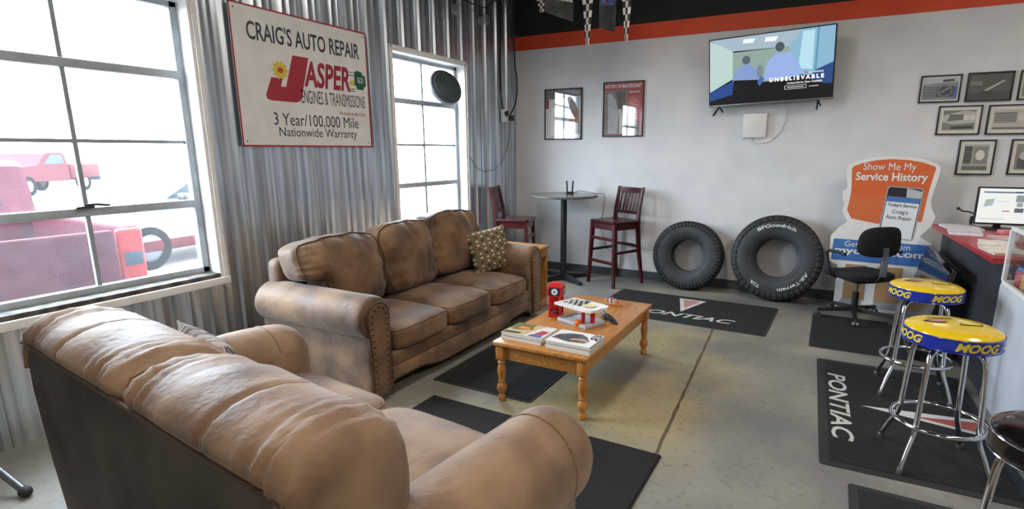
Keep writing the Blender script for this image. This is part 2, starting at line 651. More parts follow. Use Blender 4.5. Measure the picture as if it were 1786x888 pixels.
# corrugated left wall with two window openings
W1 = (-5.47, -4.130, 0.64, 2.50)
W2 = (-2.318, -1.135, 0.64, 2.475)
prof = []                       # (y, x)
y = -3.7515 - 0.235 * 32
while y < 0.0:
    for dy, dx in ((0.0, 0.0), (0.014, 0.020), (0.044, 0.020), (0.058, 0.0), (0.098, 0.0), (0.106, 0.0035), (0.118, 0.0035), (0.126, 0.0),
                   (0.164, 0.0), (0.172, 0.0035), (0.184, 0.0035), (0.192, 0.0)):
        prof.append((y + dy - 0.03, dx))
    y += 0.235
prof = [p for p in prof if RY < p[0] < 0] + [(0.0, 0.0)]


def xat(yy):
    for (a, xa), (b, xb) in zip(prof, prof[1:]):
        if a <= yy <= b:
            return xa + (xb - xa) * (yy - a) / (b - a) if b > a else xa
    return 0.0


ys = sorted(set([p[0] for p in prof] + [W1[0], W1[1], W2[0], W2[1]]))
bm = MB()
cells = [(0.0, W1[2]), (W1[2], 2.475), (2.475, 2.50), (2.50, RZ)]
for a, b in zip(ys, ys[1:]):
    if b - a < 1e-6:
        continue
    mid = (a + b) / 2
    for z0, z1 in cells:
        zm = (z0 + z1) / 2
        if any(w[0] < mid < w[1] and w[2] < zm < w[3] for w in (W1, W2)):
            continue
        q = [(xat(a), a, z0), (xat(b), b, z0), (xat(b), b, z1), (xat(a), a, z1)]
        bm.bm.faces.new([bm.bm.verts.new(v) for v in q])
# outer skin so that the wall has its real thickness
for (y0, y1, z0, z1) in ((RY, W1[0], 0, RZ), (W1[1], W2[0], 0, RZ), (W2[1], 0, 0, RZ), (W1[0], W1[1], 0, W1[2]), (W1[0], W1[1], W1[3], RZ),
                         (W2[0], W2[1], 0, W2[2]), (W2[0], W2[1], W2[3], RZ)):
    bm.box((-0.10, (y0 + y1) / 2, (z0 + z1) / 2), (0.16, y1 - y0, z1 - z0))
bmesh.ops.remove_doubles(bm.bm, verts=bm.bm.verts, dist=0.0005)
tag(bm.build('wall_left', M['sheet'], smooth=25), 'corrugated galvanized metal wall with two windows', 'wall', kind='structure')


def window(name, W, ym, label, lock):
    y0, y1, z0, z1 = W
    r = thing(name, label, 'window', (0, (y0 + y1) / 2, z0), kind='structure')
    oy, oz = (y0 + y1) / 2, z0
    f = MB()                      # jamb liner
    for yy in (y0 + 0.012, y1 - 0.012):
        f.box((-0.075, yy - oy, (z1 - z0) / 2), (0.19, 0.024, z1 - z0), 0.004)
    f.box((-0.075, 0, z1 - z0 - 0.012), (0.19, y1 - y0, 0.024), 0.004)
    f.build('jamb', M['white_metal'], r)
    t = MB()                      # interior casing flange
    for yy, s in ((y0, -1), (y1, 1)):
        t.box((0.024, yy - oy + s * 0.012, (z1 - z0) / 2), (0.012, 0.03, z1 - z0 + 0.05), 0.003)
    t.box((0.024, 0, z1 - z0 + 0.012), (0.012, y1 - y0 + 0.04, 0.03), 0.003)
    t.build('casing', M['white_metal'], r)
    MB().box((-0.06, 0, 0.05), (0.18, y1 - y0 - 0.05, 0.05), 0.006).build('sill', M['dirty_sill'], r)
    MB().box((0.035, 0, 0.022), (0.035, y1 - y0 + 0.06, 0.05), 0.006).build('sill_nose', M['white_metal'], r)
    s0, s1, b, tp = y0 + 0.02, y1 - 0.03, 0.715, z1 - 0.03
    s = MB()
    X = -0.115
    for yy in (s0 + 0.02, s1 - 0.02):
        s.box((X, yy - oy, (b + tp) / 2 - oz), (0.05, 0.045, tp - b), 0.004)
    s.box((X, 0, b + 0.018 - oz), (0.05, s1 - s0, 0.045), 0.004)
    s.box((X, 0, tp - 0.018 - oz), (0.05, s1 - s0, 0.036), 0.004)
    for z in (2.026, 1.197):
        s.box((X, 0, z - oz), (0.055, s1 - s0 - 0.06, 0.05), 0.004)
    s.build('sash', M['sash_metal'], r)
    mu = MB()
    mu.box((X, 0, 1.602 - oz), (0.024, s1 - s0 - 0.06, 0.022), 0.002)
    mu.box((X, ym - oy, (b + tp) / 2 - oz), (0.026, 0.024, tp - b - 0.04), 0.002)
    mu.build('muntin', M['muntin_metal'], r)
    if lock:
        l = MB()
        l.box((X + 0.04, ym - oy - 0.02, 1.228 - oz), (0.035, 0.09, 0.012), 0.004)
        l.tube([(X + 0.04, ym - oy - 0.02, 1.24 - oz), (X + 0.06, ym - oy + 0.03, 1.242 - oz), (X + 0.05, ym - oy + 0.10, 1.232 - oz)], 0.008, 8)
        l.build('latch', M['black_metal'], r)
    g = MB()
    zs = [b + 0.03, 1.18, 1.602, 2.02, tp - 0.03]
    for za, zb in zip(zs, zs[1:]):
        for ya, yb in ((s0 + 0.03, ym), (ym, s1 - 0.03)):
            pn = MB().box((X, (ya + yb) / 2 - oy, (za + zb) / 2 - oz), (0.004, yb - ya, zb - za)).build('pane', M['window_glass'], r, smooth=0)
    g.bm.free()
    return r


window('window_1', W1, -4.815, 'large metal-framed window facing the red pickup', True)
window('window_2', W2, -1.745, 'metal-framed window behind the long sofa', False)


# ------------------------------------------------------------------ outdoors
M['pavement'] = mat('pavement', '#6f6a67', 0.9, c2='#7a706a', ns=2)
tag(MB().box((-45.2, -5, -0.25), (90, 120, 0.3)).build('ground', M['pavement'], smooth=0), 'pale sunlit parking lot outside the windows', 'ground', kind='structure')
M['car_red'] = mat('car_red', '#350a15', 0.7, c2='#3e121d', ns=10, spec=0.1)
M['far_red'] = mat('far_red', '#3f1016', 0.7, c2='#350c10', ns=10, spec=0.1)
M['car_white'] = mat('car_white', '#5c5f66', 0.6, c2='#55585e', ns=5, spec=0.1)
M['car_glass'] = mat('car_glass', '#1c262a', 0.5, c2='#232e33', ns=3, spec=0.1)
M['tail_lamp'] = mat('tail_lamp', '#6a0f16', 0.5, c2='#7c2016', ns=20, spec=0.15)
M['car_tyre'] = mat('car_tyre', '#0a0a0b', 0.9, spec=0.05)
M['car_hub'] = mat('car_hub', '#4a4c50', 0.6, spec=0.1)
M['bumper'] = mat('bumper', '#2a3350', 0.6, 0.0, c2='#343d58', ns=8, spec=0.1)
M['handle_grey'] = mat('handle_grey', '#26343c', 0.6, c2='#1f2b32', ns=9, spec=0.1)


def side_extrude(m, outline, w):
    """vehicle shell: side outline (x, z) extruded across y with pulled-in shoulders"""
    secs = []
    for yy, s in ((-w / 2, 0.97), (-w / 2 + 0.06, 1.0), (w / 2 - 0.06, 1.0), (w / 2, 0.97)):
        cz = sum(p[1] for p in outline) / len(outline)
        cx = sum(p[0] for p in outline) / len(outline)
        secs.append([(cx + (x - cx) * s, yy, cz + (z - cz) * s) for x, z in outline])
    m.loft(secs)


def wheel(root, x, y, r, w=0.22):
    t = MB()
    Mx = Matrix.Translation((x, y, r)) @ Matrix.Rotation(PI / 2, 4, 'X')
    t.ring([(r * 0.62, -w / 2), (r * 0.93, -w / 2), (r, -w / 3), (r, w / 3), (r * 0.93, w / 2), (r * 0.62, w / 2)], 32, Mx)
    o = t.build('wheel', M['car_tyre'], root)
    h = MB()
    h.lathe([(0.02, -w / 2.2), (r * 0.5, -w / 2.4), (r * 0.64, -w / 3), (r * 0.64, w / 3), (r * 0.5, w / 2.4), (0.02, w / 2.2)], 24, Mx)
    h.build('hubcap', M['car_hub'], o)


def pickup(loc, rz, label, paint, group=None):
    """tail at x=0 facing +x; the nose points to -x"""
    r = thing('pickup_truck', label, 'truck', loc, rz, group)
    b = MB()
    W = 1.84
    # bed: floor and side walls
    b.box((-0.98, 0, 0.55), (1.90, W - 0.1, 0.10), 0.02)
    for s in (-1, 1):
        b.box((-0.98, s * (W / 2 - 0.06), 0.80), (1.92, 0.12, 0.56), 0.035, seg=3)
    b.build('bed', paint, r)
    c = MB()
    side_extrude(c, [(-1.96, 0.45), (-1.96, 1.06), (-2.02, 1.10), (-2.14, 1.50), (-2.3, 1.56), (-3.1, 1.55), (-3.28, 1.5), (-3.75, 1.10), (-4.95, 1.02),
                     (-5.15, 0.9), (-5.2, 0.5)], W - 0.06)
    c.build('cab', paint, r)
    g = MB()
    g.box((-2.055, 0, 1.30), (0.02, W - 0.55, 0.30), 0.004, rot=(0, -0.28, 0))
    for s in (-1, 1):
        g.prism([(-2.25, 1.13), (-2.35, 1.47), (-3.0, 1.47), (-3.45, 1.13)], lambda u, v, w, s=s: Vector((u, s * (W / 2 - 0.035) + s * w, v)), 0.012)
    g.build('window', M['car_glass'], r)
    t = MB().box((0.0, 0, 0.82), (0.06, W - 0.42, 0.50), 0.02, seg=3).build('tailgate', paint, r)
    MB().box((0.035, 0.12 - 0.26, 0.99), (0.02, 0.26, 0.075), 0.008).build('handle', M['handle_grey'], t)
    for s in (-1, 1):
        l = MB().box((-0.01, s * (W / 2 - 0.105), 0.85), (0.07, 0.17, 0.44), 0.025, seg=3).build('tail_lamp', M['tail_lamp'], r)
        MB().box((0.024, s * (W / 2 - 0.105), 0.84), (0.012, 0.12, 0.10), 0.004).build('reverse_lamp', M['handle_grey'], l)
    MB().box((0.06, 0, 0.46), (0.16, W - 0.04, 0.17), 0.03, seg=3).build('bumper', M['bumper'], r)
    for x in (-1.05, -4.35):
        for s in (-1, 1):
            wheel(r, x, s * (W / 2 - 0.12), 0.36)
    return r


pickup((-1.02, -5.03, -0.1), math.radians(-3.5), 'red pickup truck parked close outside the left window, tailgate towards it', M['car_red'])
pk = pickup((-25.5, 5.6, -0.1), math.radians(128), 'small distant red pickup across the parking lot', M['far_red'])


def sedan(loc, rz):
    r = thing('sedan', 'pale sedan parked beyond the red tailgate', 'car', loc, rz)
    b = MB()
    W = 1.74
    side_extrude(b, [(2.2, 0.35), (2.22, 0.62), (2.1, 0.76), (1.25, 0.92), (0.9, 0.94), (-1.35, 0.96), (-2.1, 0.93), (-2.22, 0.7), (-2.2, 0.35)], W)
    b.build('body', M['car_white'], r)
    c = MB()
    side_extrude(c, [(1.15, 0.92), (0.5, 1.30), (0.2, 1.38), (-0.8, 1.38), (-1.1, 1.30), (-1.75, 0.94)], W - 0.22)
    c.build('roof', M['car_white'], r)
    g = MB()
    for s in (-1, 1):
        for q in ([(0.98, 0.97), (0.45, 1.27), (0.1, 1.33), (-0.05, 0.97)], [(-0.12, 0.97), (0.0, 1.33), (-0.75, 1.33), (-1.0, 1.26), (-1.4, 0.97)]):
            g.prism(q, lambda u, v, w, s=s: Vector((u, s * (W / 2 - 0.112) + s * w, v)), 0.012)
    g.build('window', M['car_glass'], r)
    for s in (-1, 1):
        MB().box((0.85, s * (W / 2 + 0.06), 0.99), (0.10, 0.17, 0.10), 0.03, seg=3).build('mirror', M['black_plastic'], r)
    MB().box((0, 0, 0.33), (3.6, W + 0.01, 0.16), 0.02).build('door_shade_strip', M['far_red'], r)  # dark red strip added to colour in the shade on the lower doors
    for x in (-1.35, 1.38):
        for s in (-1, 1):
            wheel(r, x, s * (W / 2 - 0.1), 0.31)
    return r


sedan((-5.6, -1.0, -0.1), math.radians(-84))


# ------------------------------------------------------------------ seating: the long sofa (local x = front, y along, z up)
def pnorm(u, v, w, p):
    d = (abs(u) ** p + abs(v) ** p + abs(w) ** p) ** (1.0 / p)
    return u / d, v / d, w / d


def arm_outline(aw, ah, r, n=26, zb=0.07, body=None):
    """rolled arm section: (outward distance from the inner face, z)"""
    body = body if body else aw * 0.78
    cx, cz = aw - r, ah - r
    out = [(0.0, zb), (0.0, zb + (cz - zb) * 0.33), (0.0, zb + (cz - zb) * 0.66)]
    a0 = PI if cx >= r - 1e-6 else PI - math.acos(min(1.0, cx / r))
    # from inner tangent over the top to the outer underside
    a1 = -math.acos(max(-1, min(1, (body - cx) / r)))
    for i in range(n + 1):
        a = a0 + (a1 - a0) * i / n
        out.append((cx + r * math.cos(a), cz + r * math.sin(a)))
    zlast = out[-1][1]
    out += [(body, zlast * 0.66 + zb * 0.34), (body, zlast * 0.33 + zb * 0.67), (body, zb)]
    return out


SL, SAW, SAH, SSW = 2.324, 0.262, 0.69, 0.583
sofa = thing('sofa', 'long brown three-seat leather sofa under the corrugated wall', 'sofa', (1.37, -3.03, 0))
L = M['leather']


NAIL = MB().sphere((0, 0, 0), 0.0092, 8, (0.6, 1, 1)).build('nailhead', M['brass'], None)
NAIL_ME = NAIL.data
bpy.data.objects.remove(NAIL)


def nailhead(p, parent):
    o = bpy.data.objects.new('nailhead', NAIL_ME)
    o.location = p
    o.parent = parent
    COL.objects.link(o)
    return o


def wr(p, f, a):
    return a * noise.noise(Vector(p) * f)


for s in (-1, 1):
    y_in = s * (SL / 2 - SAW)
    ol = arm_outline(SAW, SAH, 0.135, body=0.20)
    cx, cz = 0.12, 0.42
    secs = []
    xs = [(-0.012, 0.93), (-0.020, 0.965), (-0.035, 0.99), (-0.06, 1.0)] + [(-0.06 - 0.87 * i / 18, 1.0) for i in range(1, 19)] + [(-0.955, 0.98), (-0.97, 0.93)]
    for x, k in xs:
        sec = []
        for o, z in ol:
            oo, zz = cx + (o - cx) * k, cz + (z - cz) * k if z > 0.2 else z
            d = wr((x * 1.0, o, z), 7, 0.006) if o > 0.02 else 0
            sec.append((x, y_in + s * (oo + d), zz + (d if z > 0.5 else 0)))
        secs.append(sec)
    a = MB().loft(secs).build('arm', L, sofa, 55)
    # front panel with nail heads
    po = [(0.055, 0.05), (0.045, 0.30), (0.035, 0.48)]
    for i in range(15):
        t = PI * 0.93 - i / 14 * (PI * 1.02)
        po.append((0.122 + 0.092 * math.cos(t), 0.552 + 0.10 * math.sin(t)))
    po += [(0.196, 0.42), (0.190, 0.25), (0.188, 0.05)]
    pan = MB()
    pc = (0.12, 0.36)
    pan.loft([[(xx, y_in + s * (pc[0] + (o - pc[0]) * k), pc[1] + (z - pc[1]) * k) for o, z in po] for xx, k in ((-0.02, 1.0), (0.006, 1.0), (0.014, 0.94))])
    p = pan.build('arm_panel', L, sofa, 30)
    MB().tube([(0.004, y_in + s * o, z) for o, z in po], 0.007, 8).build('piping', M['piping'], p)
    inner = [(pc[0] + (o - pc[0]) * 0.72, pc[1] + (z - pc[1]) * 0.93) for o, z in po]
    seg = [(Vector(inner[i]), Vector(inner[i + 1])) for i in range(len(inner) - 1)]
    tot = sum((b - a_).length for a_, b in seg)
    N = 30
    for k in range(N + 1):
        d = tot * k / N
        for a_, b in seg:
            l = (b - a_).length
            if d <= l + 1e-9:
                q = a_.lerp(b, d / l)
                break
            d -= l
        nailhead((0.014, y_in + s * q.x, q.y), p)

# front rail, shaped skirt, back shell
hw = SL / 2 - SAW
rail = MB()
rail.box((-0.46, 0, 0.235), (0.90, 2 * hw + 0.03, 0.10), 0.025, seg=3)
rail.build('front_rail', L, sofa)
sk = MB()
secs = []
for i in range(61):
    yy = -hw - 0.01 + (2 * hw + 0.02) * i / 60
    t = abs(yy) / hw
    zb = 0.052 + 0.045 * sstep(0.42, 0.75, t)
    d = wr((0, yy, 0), 6, 0.004)
    secs.append([(-0.05, yy, zb), (-0.012 + d, yy, zb), (-0.004 + d, yy, zb + 0.02), (-0.004 + d, yy, 0.175), (-0.014 + d, yy, 0.19), (-0.05, yy, 0.19)])
skirt = sk.loft(secs).build('skirt', L, sofa)
nail = MB()
for i in range(82):
    yy = -hw + 0.02 + (2 * hw - 0.04) * i / 81
    t = abs(yy) / hw
    zb = 0.052 + 0.045 * sstep(0.42, 0.75, t)
    if i < 38:
        nailhead((-0.003, yy, zb + 0.014), skirt)
    else:
        nail.sphere((-0.003, yy, zb + 0.014), 0.008, 8, (0.6, 1, 1))
nail.build('nailhead_row', M['brass'], skirt)['kind'] = 'stuff'
MB().box((-0.90, 0, 0.46), (0.13, SL - 0.22, 0.76), 0.05, seg=3).build('back_shell', L, sofa)
MB().box((-0.47, 0, 0.13), (0.84, 2 * hw + 0.02, 0.12)).build('underframe', M['leather_back'], sofa)
for x in (-0.10, -0.88):
    for s in (-1, 1):
        MB().lathe([(0.026, 0.0), (0.034, 0.02), (0.036, 0.05), (0.03, 0.075)], 16, Matrix.Translation((x, s * (SL / 2 - 0.14), 0))).build('foot', M['black_plastic'], sofa)


def seat_cushion(root, c, size, m, crown=0.022, seed=0.0, name='seat_cushion', p=6, pm='piping'):
    hx, hy, hz = [v / 2 for v in size]

    def fn(u, v, w):
        a, b, e = pnorm(u, v, w, p)
        x, y, z = a * hx, b * hy, e * hz
        z += crown * max(0.0, e) * (1 - a * a) * (1 - b * b) * 1.6
        q = Vector((x + seed, y + seed * 3, z))
        z += 0.007 * noise.noise(q * 6) * (1 if e > 0 else 0)
        x += 0.006 * noise.noise(q * 8 + Vector((9, 0, 0)))
        y += 0.004 * noise.noise(q * 8 + Vector((0, 9, 0)))
        return Vector((c[0] + x, c[1] + y, c[2] + z))
    o = MB().cushion(fn, 18).build(name, m, root, 60)
    pp = MB()
    for e in (0.80, -0.80):
        path = []
        for i in range(64):
            t = 2 * PI * i / 64
            k = max(abs(math.cos(t)), abs(math.sin(t)))
            q = fn(math.cos(t) / k, math.sin(t) / k, e)
            d = (q - Vector(c))
            path.append(q + Vector((d.x, d.y, 0)).normalized() * 0.001)
        pp.tube(path, 0.004, 6, True)
    pp.build('piping', M[pm], o)
    return o


for k in range(3):
    yc = -hw + SSW * (k + 0.5) + (2 * hw - 3 * SSW) / 2
    seat_cushion(sofa, (-0.375, yc, 0.355), (0.79, SSW + 0.006, 0.165), L, 0.02, k * 2.3)


def back_cushion(root, c, size, tilt, m, seed, arm_y=None, roll=0.0, amp=1.0):
    hx, hy, hz = [v / 2 for v in size]
    R = Matrix.Rotation(roll, 3, 'X') @ Matrix.Rotation(-tilt, 3, 'Y')

    def fn(u, v, w):
        a, b, e = pnorm(u, v, w, 5)
        x, y, z = a * hx, b * hy, e * hz
        x += (0.05 if a > 0 else 0.0) * abs(a) * (1 - b * b) * (1 - e * e) * 1.5
        z += 0.03 * max(0, e) * (1 - b * b)
        q = Vector((x, y, z)) + Vector((seed * 3.1, seed * 1.7, seed))
        # creases fanning down from the top edge and in from the sides
        fold = noise.noise(Vector((q.y * 13, q.z * 3.5 + q.y * 4, seed))) * sstep(-0.2, 1.0, abs(e)) * 0.024
        fold += noise.noise(Vector((q.y * 5, q.z * 16, seed + 5))) * sstep(0.35, 1.0, abs(b)) * 0.022
        fold += noise.noise(q * 5) * 0.02
        fold += 0.007 * noise.noise(Vector((q.y * 30 + q.z * 12, q.z * 10 - q.y * 8, seed + 11)))
        x += fold * amp * (1 if a > 0 else 0.4)
        z += 0.012 * noise.noise(q * 9 + Vector((3, 0, 0))) * (1 if e > 0 else 0)
        v3 = R @ Vector((x, y, z)) + Vector(c)
        if arm_y is not None:
            t = sstep(abs(arm_y) - 0.07, abs(arm_y) + 0.01, abs(v3.y)) if v3.y * arm_y > 0 else 0
            zb, zt = c[2] - hz, c[2] + hz
            zz = SAH + 0.002 + (v3.z - zb) * (zt - SAH) / (zt - zb)
            v3.z = v3.z * (1 - t) + zz * t
        return v3
    o = MB().cushion(fn, 26).build('back_cushion', m, root, 60)
    path = []
    for i in range(96):
        t = 2 * PI * i / 96
        k = max(abs(math.cos(t)), abs(math.sin(t)))
        path.append(fn(0.80, math.cos(t) / k, math.sin(t) / k) + Vector((0.003, 0, 0.002)))
    MB().tube(path, 0.005, 6, True).build('piping', M['piping'], o)
    return o


back_cushion(sofa, (-0.70, -0.69, 0.685), (0.24, 0.77, 0.52), 0.20, L, 1.0, -(SL / 2 - SAW))
back_cushion(sofa, (-0.69, -0.025, 0.70), (0.25, 0.62, 0.53), 0.20, L, 2.0)
back_cushion(sofa, (-0.70, 0.615, 0.72), (0.25, 0.74, 0.54), 0.20, L, 3.0, SL / 2 - SAW, roll=-0.03)

# ------------------------------------------------------------------ throw pillows
def pillow_mat():
    m = bpy.data.materials.new('diamond_weave')
    m.use_nodes = True
    nt = m.node_tree
    p = nt.nodes['Principled BSDF']
    p.inputs['Roughness'].default_value = 0.85
    tc = nt.nodes.new('ShaderNodeTexCoord')
    sx = nt.nodes.new('ShaderNodeSeparateXYZ')
    nt.links.new(tc.outputs['Object'], sx.inputs[0])

    def mm(op, a, b=0.0):
        n = nt.nodes.new('ShaderNodeMath')
        n.operation = op
        for i, v in enumerate((a, b)):
            if isinstance(v, (int, float)):
                n.inputs[i].default_value = v
            else:
                nt.links.new(v, n.inputs[i])
        return n.outputs[0]
    Y = mm('MULTIPLY', sx.outputs['Y'], 17.0)
    Z = mm('MULTIPLY', sx.outputs['Z'], 26.0)
    fy = mm('ABSOLUTE', mm('SUBTRACT', mm('FRACT', mm('ADD', Y, 50.0)), 0.5))
    fz = mm('ABSOLUTE', mm('SUBTRACT', mm('FRACT', mm('ADD', Z, 50.0)), 0.5))
    d = mm('ADD', fy, fz)                                   # diamond distance in the cell
    inner = mm('LESS_THAN', d, 0.30)
    ringm = mm('LESS_THAN', d, 0.40)
    # which cell: red every other column of every third row
    cy = mm('MODULO', mm('FLOOR', mm('ADD', Y, 50.0)), 2.0)
    cz = mm('MODULO', mm('FLOOR', mm('ADD', Z, 51.0)), 3.0)
    isred = mm('MULTIPLY', cy, mm('LESS_THAN', cz, 0.5))
    isdark = mm('MULTIPLY', mm('SUBTRACT', 1.0, cy), mm('GREATER_THAN', cz, 1.5))

    def mix(f, a, b):
        n = nt.nodes.new('ShaderNodeMixRGB')
        nt.links.new(f, n.inputs['Fac'])
        for i, v in ((1, a), (2, b)):
            if isinstance(v, str):
                n.inputs[i].default_value = (*lin(v), 1)
            else:
                nt.links.new(v, n.inputs[i])
        return n.outputs['Color']
    cell = mix(isred, '#c9bfa4', '#7c2430')
    cell = mix(isdark, cell, '#3a2c20')
    c = mix(ringm, '#6f6448', '#4a4030')
    c = mix(inner, c, cell)
    nt.links.new(c, p.inputs['Base Color'])
    b = nt.nodes.new('ShaderNodeBump')
    b.inputs['Strength'].default_value = 0.3
    n2 = nt.nodes.new('ShaderNodeTexNoise')
    n2.inputs['Scale'].default_value = 220
    nt.links.new(tc.outputs['Object'], n2.inputs['Vector'])
    nt.links.new(n2.outputs['Fac'], b.inputs['Height'])
    nt.links.new(b.outputs['Normal'], p.inputs['Normal'])
    return m


M['diamond'] = pillow_mat()


def pillow(name, label, loc, rot, w, h, t, m, group=None):
    def fn(u, v, w_):
        y, z = v * w / 2, w_ * h / 2
        # knife edge pillow: thickness fades to the rim, sides curve in
        k = (1 - abs(v) ** 2.6) * (1 - abs(w_) ** 2.6)
        x = u * t / 2 * (k ** 0.55 if k > 0 else 0) + u * 0.004
        y *= 1 - 0.07 * (1 - w_ * w_)
        z *= 1 - 0.07 * (1 - v * v)
        x += 0.006 * noise.noise(Vector((u, y * 9, z * 9)))
        return Vector((x, y, z))
    o = MB().cushion(fn, 18).build(name, m, None, 70, loc, rot)
    return tag(o, label, 'pillow', group)


pillow('throw_pillow', 'diamond-patterned throw pillow in the far corner of the long sofa', (0.98, -2.19, 0.645), (0.10, -0.35, -0.42), 0.45, 0.41, 0.15, M['diamond'])

# ------------------------------------------------------------------ the loveseat in the foreground (local x along its back, y = front)
love = thing('loveseat', 'tan leather loveseat in the foreground seen from behind', 'sofa', (1.965, -5.684, 0), -0.1115)
LT = M['leather_tan']
HB = 0.86
# back panel, slightly bowed, dark fabric
secs = []
for i in range(41):
    x = -HB + 2 * HB * i / 40
    b = 0.010 * noise.noise(Vector((x * 4, 0, 1)))
    y0 = 0.0
    dz = 0.10 * max(0.0, (x - 0.76) / 0.11) ** 2
    secs.append([(x, y0 + 0.03 + b, 0.05), (x, y0 + 0.012 + b, 0.35), (x, y0 + b, 0.65), (x, y0, 0.845 - dz), (x, y0 + 0.03, 0.852 - dz), (x, y0 + 0.10, 0.84 - dz), (x, y0 + 0.12, 0.05)])
bp = MB().loft(secs).build('back_panel', M['leather_back'], love, 50)
MB().tube([(-HB + 2 * HB * i / 40, -0.004, 0.850 + 0.003 * noise.noise(Vector((i * .4, 0, 0)))) for i in range(41)], 0.008, 8).build('piping', M['piping'], bp)

prof = [(0.004, 0.845), (-0.010, 0.868), (-0.006, 0.895), (0.022, 0.925), (0.07, 0.948), (0.13, 0.958), (0.20, 0.952), (0.27, 0.928), (0.325, 0.88), (0.355, 0.82),
        (0.365, 0.74), (0.36, 0.64), (0.345, 0.54), (0.33, 0.45), (0.25, 0.42), (0.16, 0.45), (0.12, 0.60), (0.10, 0.78), (0.06, 0.835)]
NX = 170
secs = []
XB = 0.872
for i in range(NX + 1):
    x = -XB + 2 * XB * i / NX
    e = (XB - abs(x)) / 0.11
    endk = 1.0 if e >= 1 else (1 - (1 - e) ** 2.4) ** (1 / 2.4) if e > 0 else 0.02
    endk = max(0.03, endk)
    pinch = 0.030 * math.exp(-((x - 0.03) / 0.035) ** 2) + 0.008 * math.exp(-((x + 0.45) / 0.012) ** 2) + 0.008 * math.exp(-((x - 0.52) / 0.012) ** 2)
    full = 0.010 * math.sin((x + XB) / XB * PI) ** 2
    row = []
    for y, z in prof:
        cy, cz = 0.17, 0.70
        dy, dz = y - cy, z - cz
        l = math.hypot(dy, dz)
        k = 1 + (full - pinch) / max(l, 0.05)
        if z > 0.86:
            # folds gathering towards the middle seam and the ends
            g = math.exp(-((x - 0.0) / 0.16) ** 2) + 0.9 * math.exp(-((x - 0.80) / 0.12) ** 2) + 0.7 * math.exp(-((x + 0.78) / 0.14) ** 2)
            k += g * (0.10 * noise.noise(Vector((x * 38 + y * 10, y * 3, 4))) + 0.018 * math.sin(x * 120 + y * 14 + 3 * noise.noise(Vector((x * 6, y * 6, 2)))))
            k += 0.04 * noise.noise(Vector((x * 7, y * 5, 8)))
        zz = cz + dz * k
        yy = cy + dy * k
        # ends curl down and inwards
        zz = 0.848 + (zz - 0.848) * endk if zz > 0.848 else zz
        if yy > 0.06:
            yy = 0.06 + (yy - 0.06) * (0.45 + 0.55 * endk)
        row.append((x, yy, zz - (0.10 * max(0, (abs(x) - 0.76) / 0.11) ** 2 if yy < 0.1 and z < 0.87 else 0)))
    secs.append(row)
bc = MB().loft(secs).build('back_cushion', LT, love, 70)
for x0 in (-0.45, 0.03, 0.52):
    i = int(round((x0 + XB) / (2 * XB) * NX))
    row = secs[i]
    MB().tube([Vector(p) + Vector((0, (0.001 if p[1] > 0.13 else -0.001), 0.001)) for p in row[1:11]], 0.003, 6).build('seam', M['seam'], bc)

for s in (-1, 1):
    ol = arm_outline(0.335, 0.655, 0.172, 30, 0.06, 0.25)
    cx, cz = 0.165, 0.47
    secs = []
    Y0, Y1 = 0.10, 1.10
    NYY = 46
    for i in range(NYY + 1):
        t = i / NYY
        # denser steps at the rounded ends
        yy = Y0 + (Y1 - Y0) * (0.5 - 0.5 * math.cos(PI * t))
        ef = (Y1 - yy) / 0.15
        eb = (yy - Y0) / 0.09
        k = 1.0
        for e, pw in ((ef, 2.2), (eb, 2.2)):
            if e < 1:
                k = min(k, max(0.12, (1 - (1 - max(e, 0)) ** pw) ** (1 / pw)))
        if 0.86 < yy < 0.92:
            k *= 1 - 0.010 * math.exp(-((yy - 0.89) / 0.012) ** 2)
        sec = []
        for o, z in ol:
            d = 0.014 * noise.noise(Vector((yy * 3.2, o * 5, z * 5 + s)))
            oo = cx + (o - cx) * (k if z > 0.3 else 0.35 + 0.65 * k) + d
            zz = cz + (z - cz) * k + d if z > 0.3 else z
            lift = 0.012 * math.sin((yy - Y0) / (Y1 - Y0) * PI)
            sec.append((s * (0.685 + oo), yy, zz + (lift if z > 0.45 else 0)))
        secs.append(sec)
    a = MB().loft(secs).build('arm', LT, love, 70)
    for j, yv in enumerate((0.89,)):
        i = min(range(len(secs)), key=lambda q: abs(secs[q][0][1] - yv))
        MB().tube([Vector(p) + Vector((0, 0.0, 0.002)) for p in secs[i][4:33]], 0.004, 6).build('seam', M['seam'], a)

for k in (-1, 1):
    seat_cushion(love, (k * 0.345, 0.69, 0.365), (0.685, 0.66, 0.18), LT, 0.018, 5 + k, pm='seam')
MB().box((0, 0.52, 0.17), (1.66, 0.92, 0.22), 0.03, seg=3).build('base', LT, love)
for x in (-0.78, 0.78):
    for y in (0.14, 0.90):
        MB().lathe([(0.026, 0.0), (0.034, 0.02), (0.036, 0.05), (0.03, 0.075)], 16, Matrix.Translation((x, y, 0))).build('foot', M['black_plastic'], love)
M['pillow_stripe'] = mat('pillow_stripe', '#4a3d36', 0.9, c2='#9c9086', ns=9, stretch=(1, 9, 2), lo=0.45, hi=0.55, bump=0.3, bs=200)
pillow('throw_pillow', 'dark striped pillow peeking over the back of the loveseat', (1.60, -5.17, 0.65), (0.05, -0.28, PI / 2 - 0.20), 0.44, 0.42, 0.15, M['pillow_stripe'])


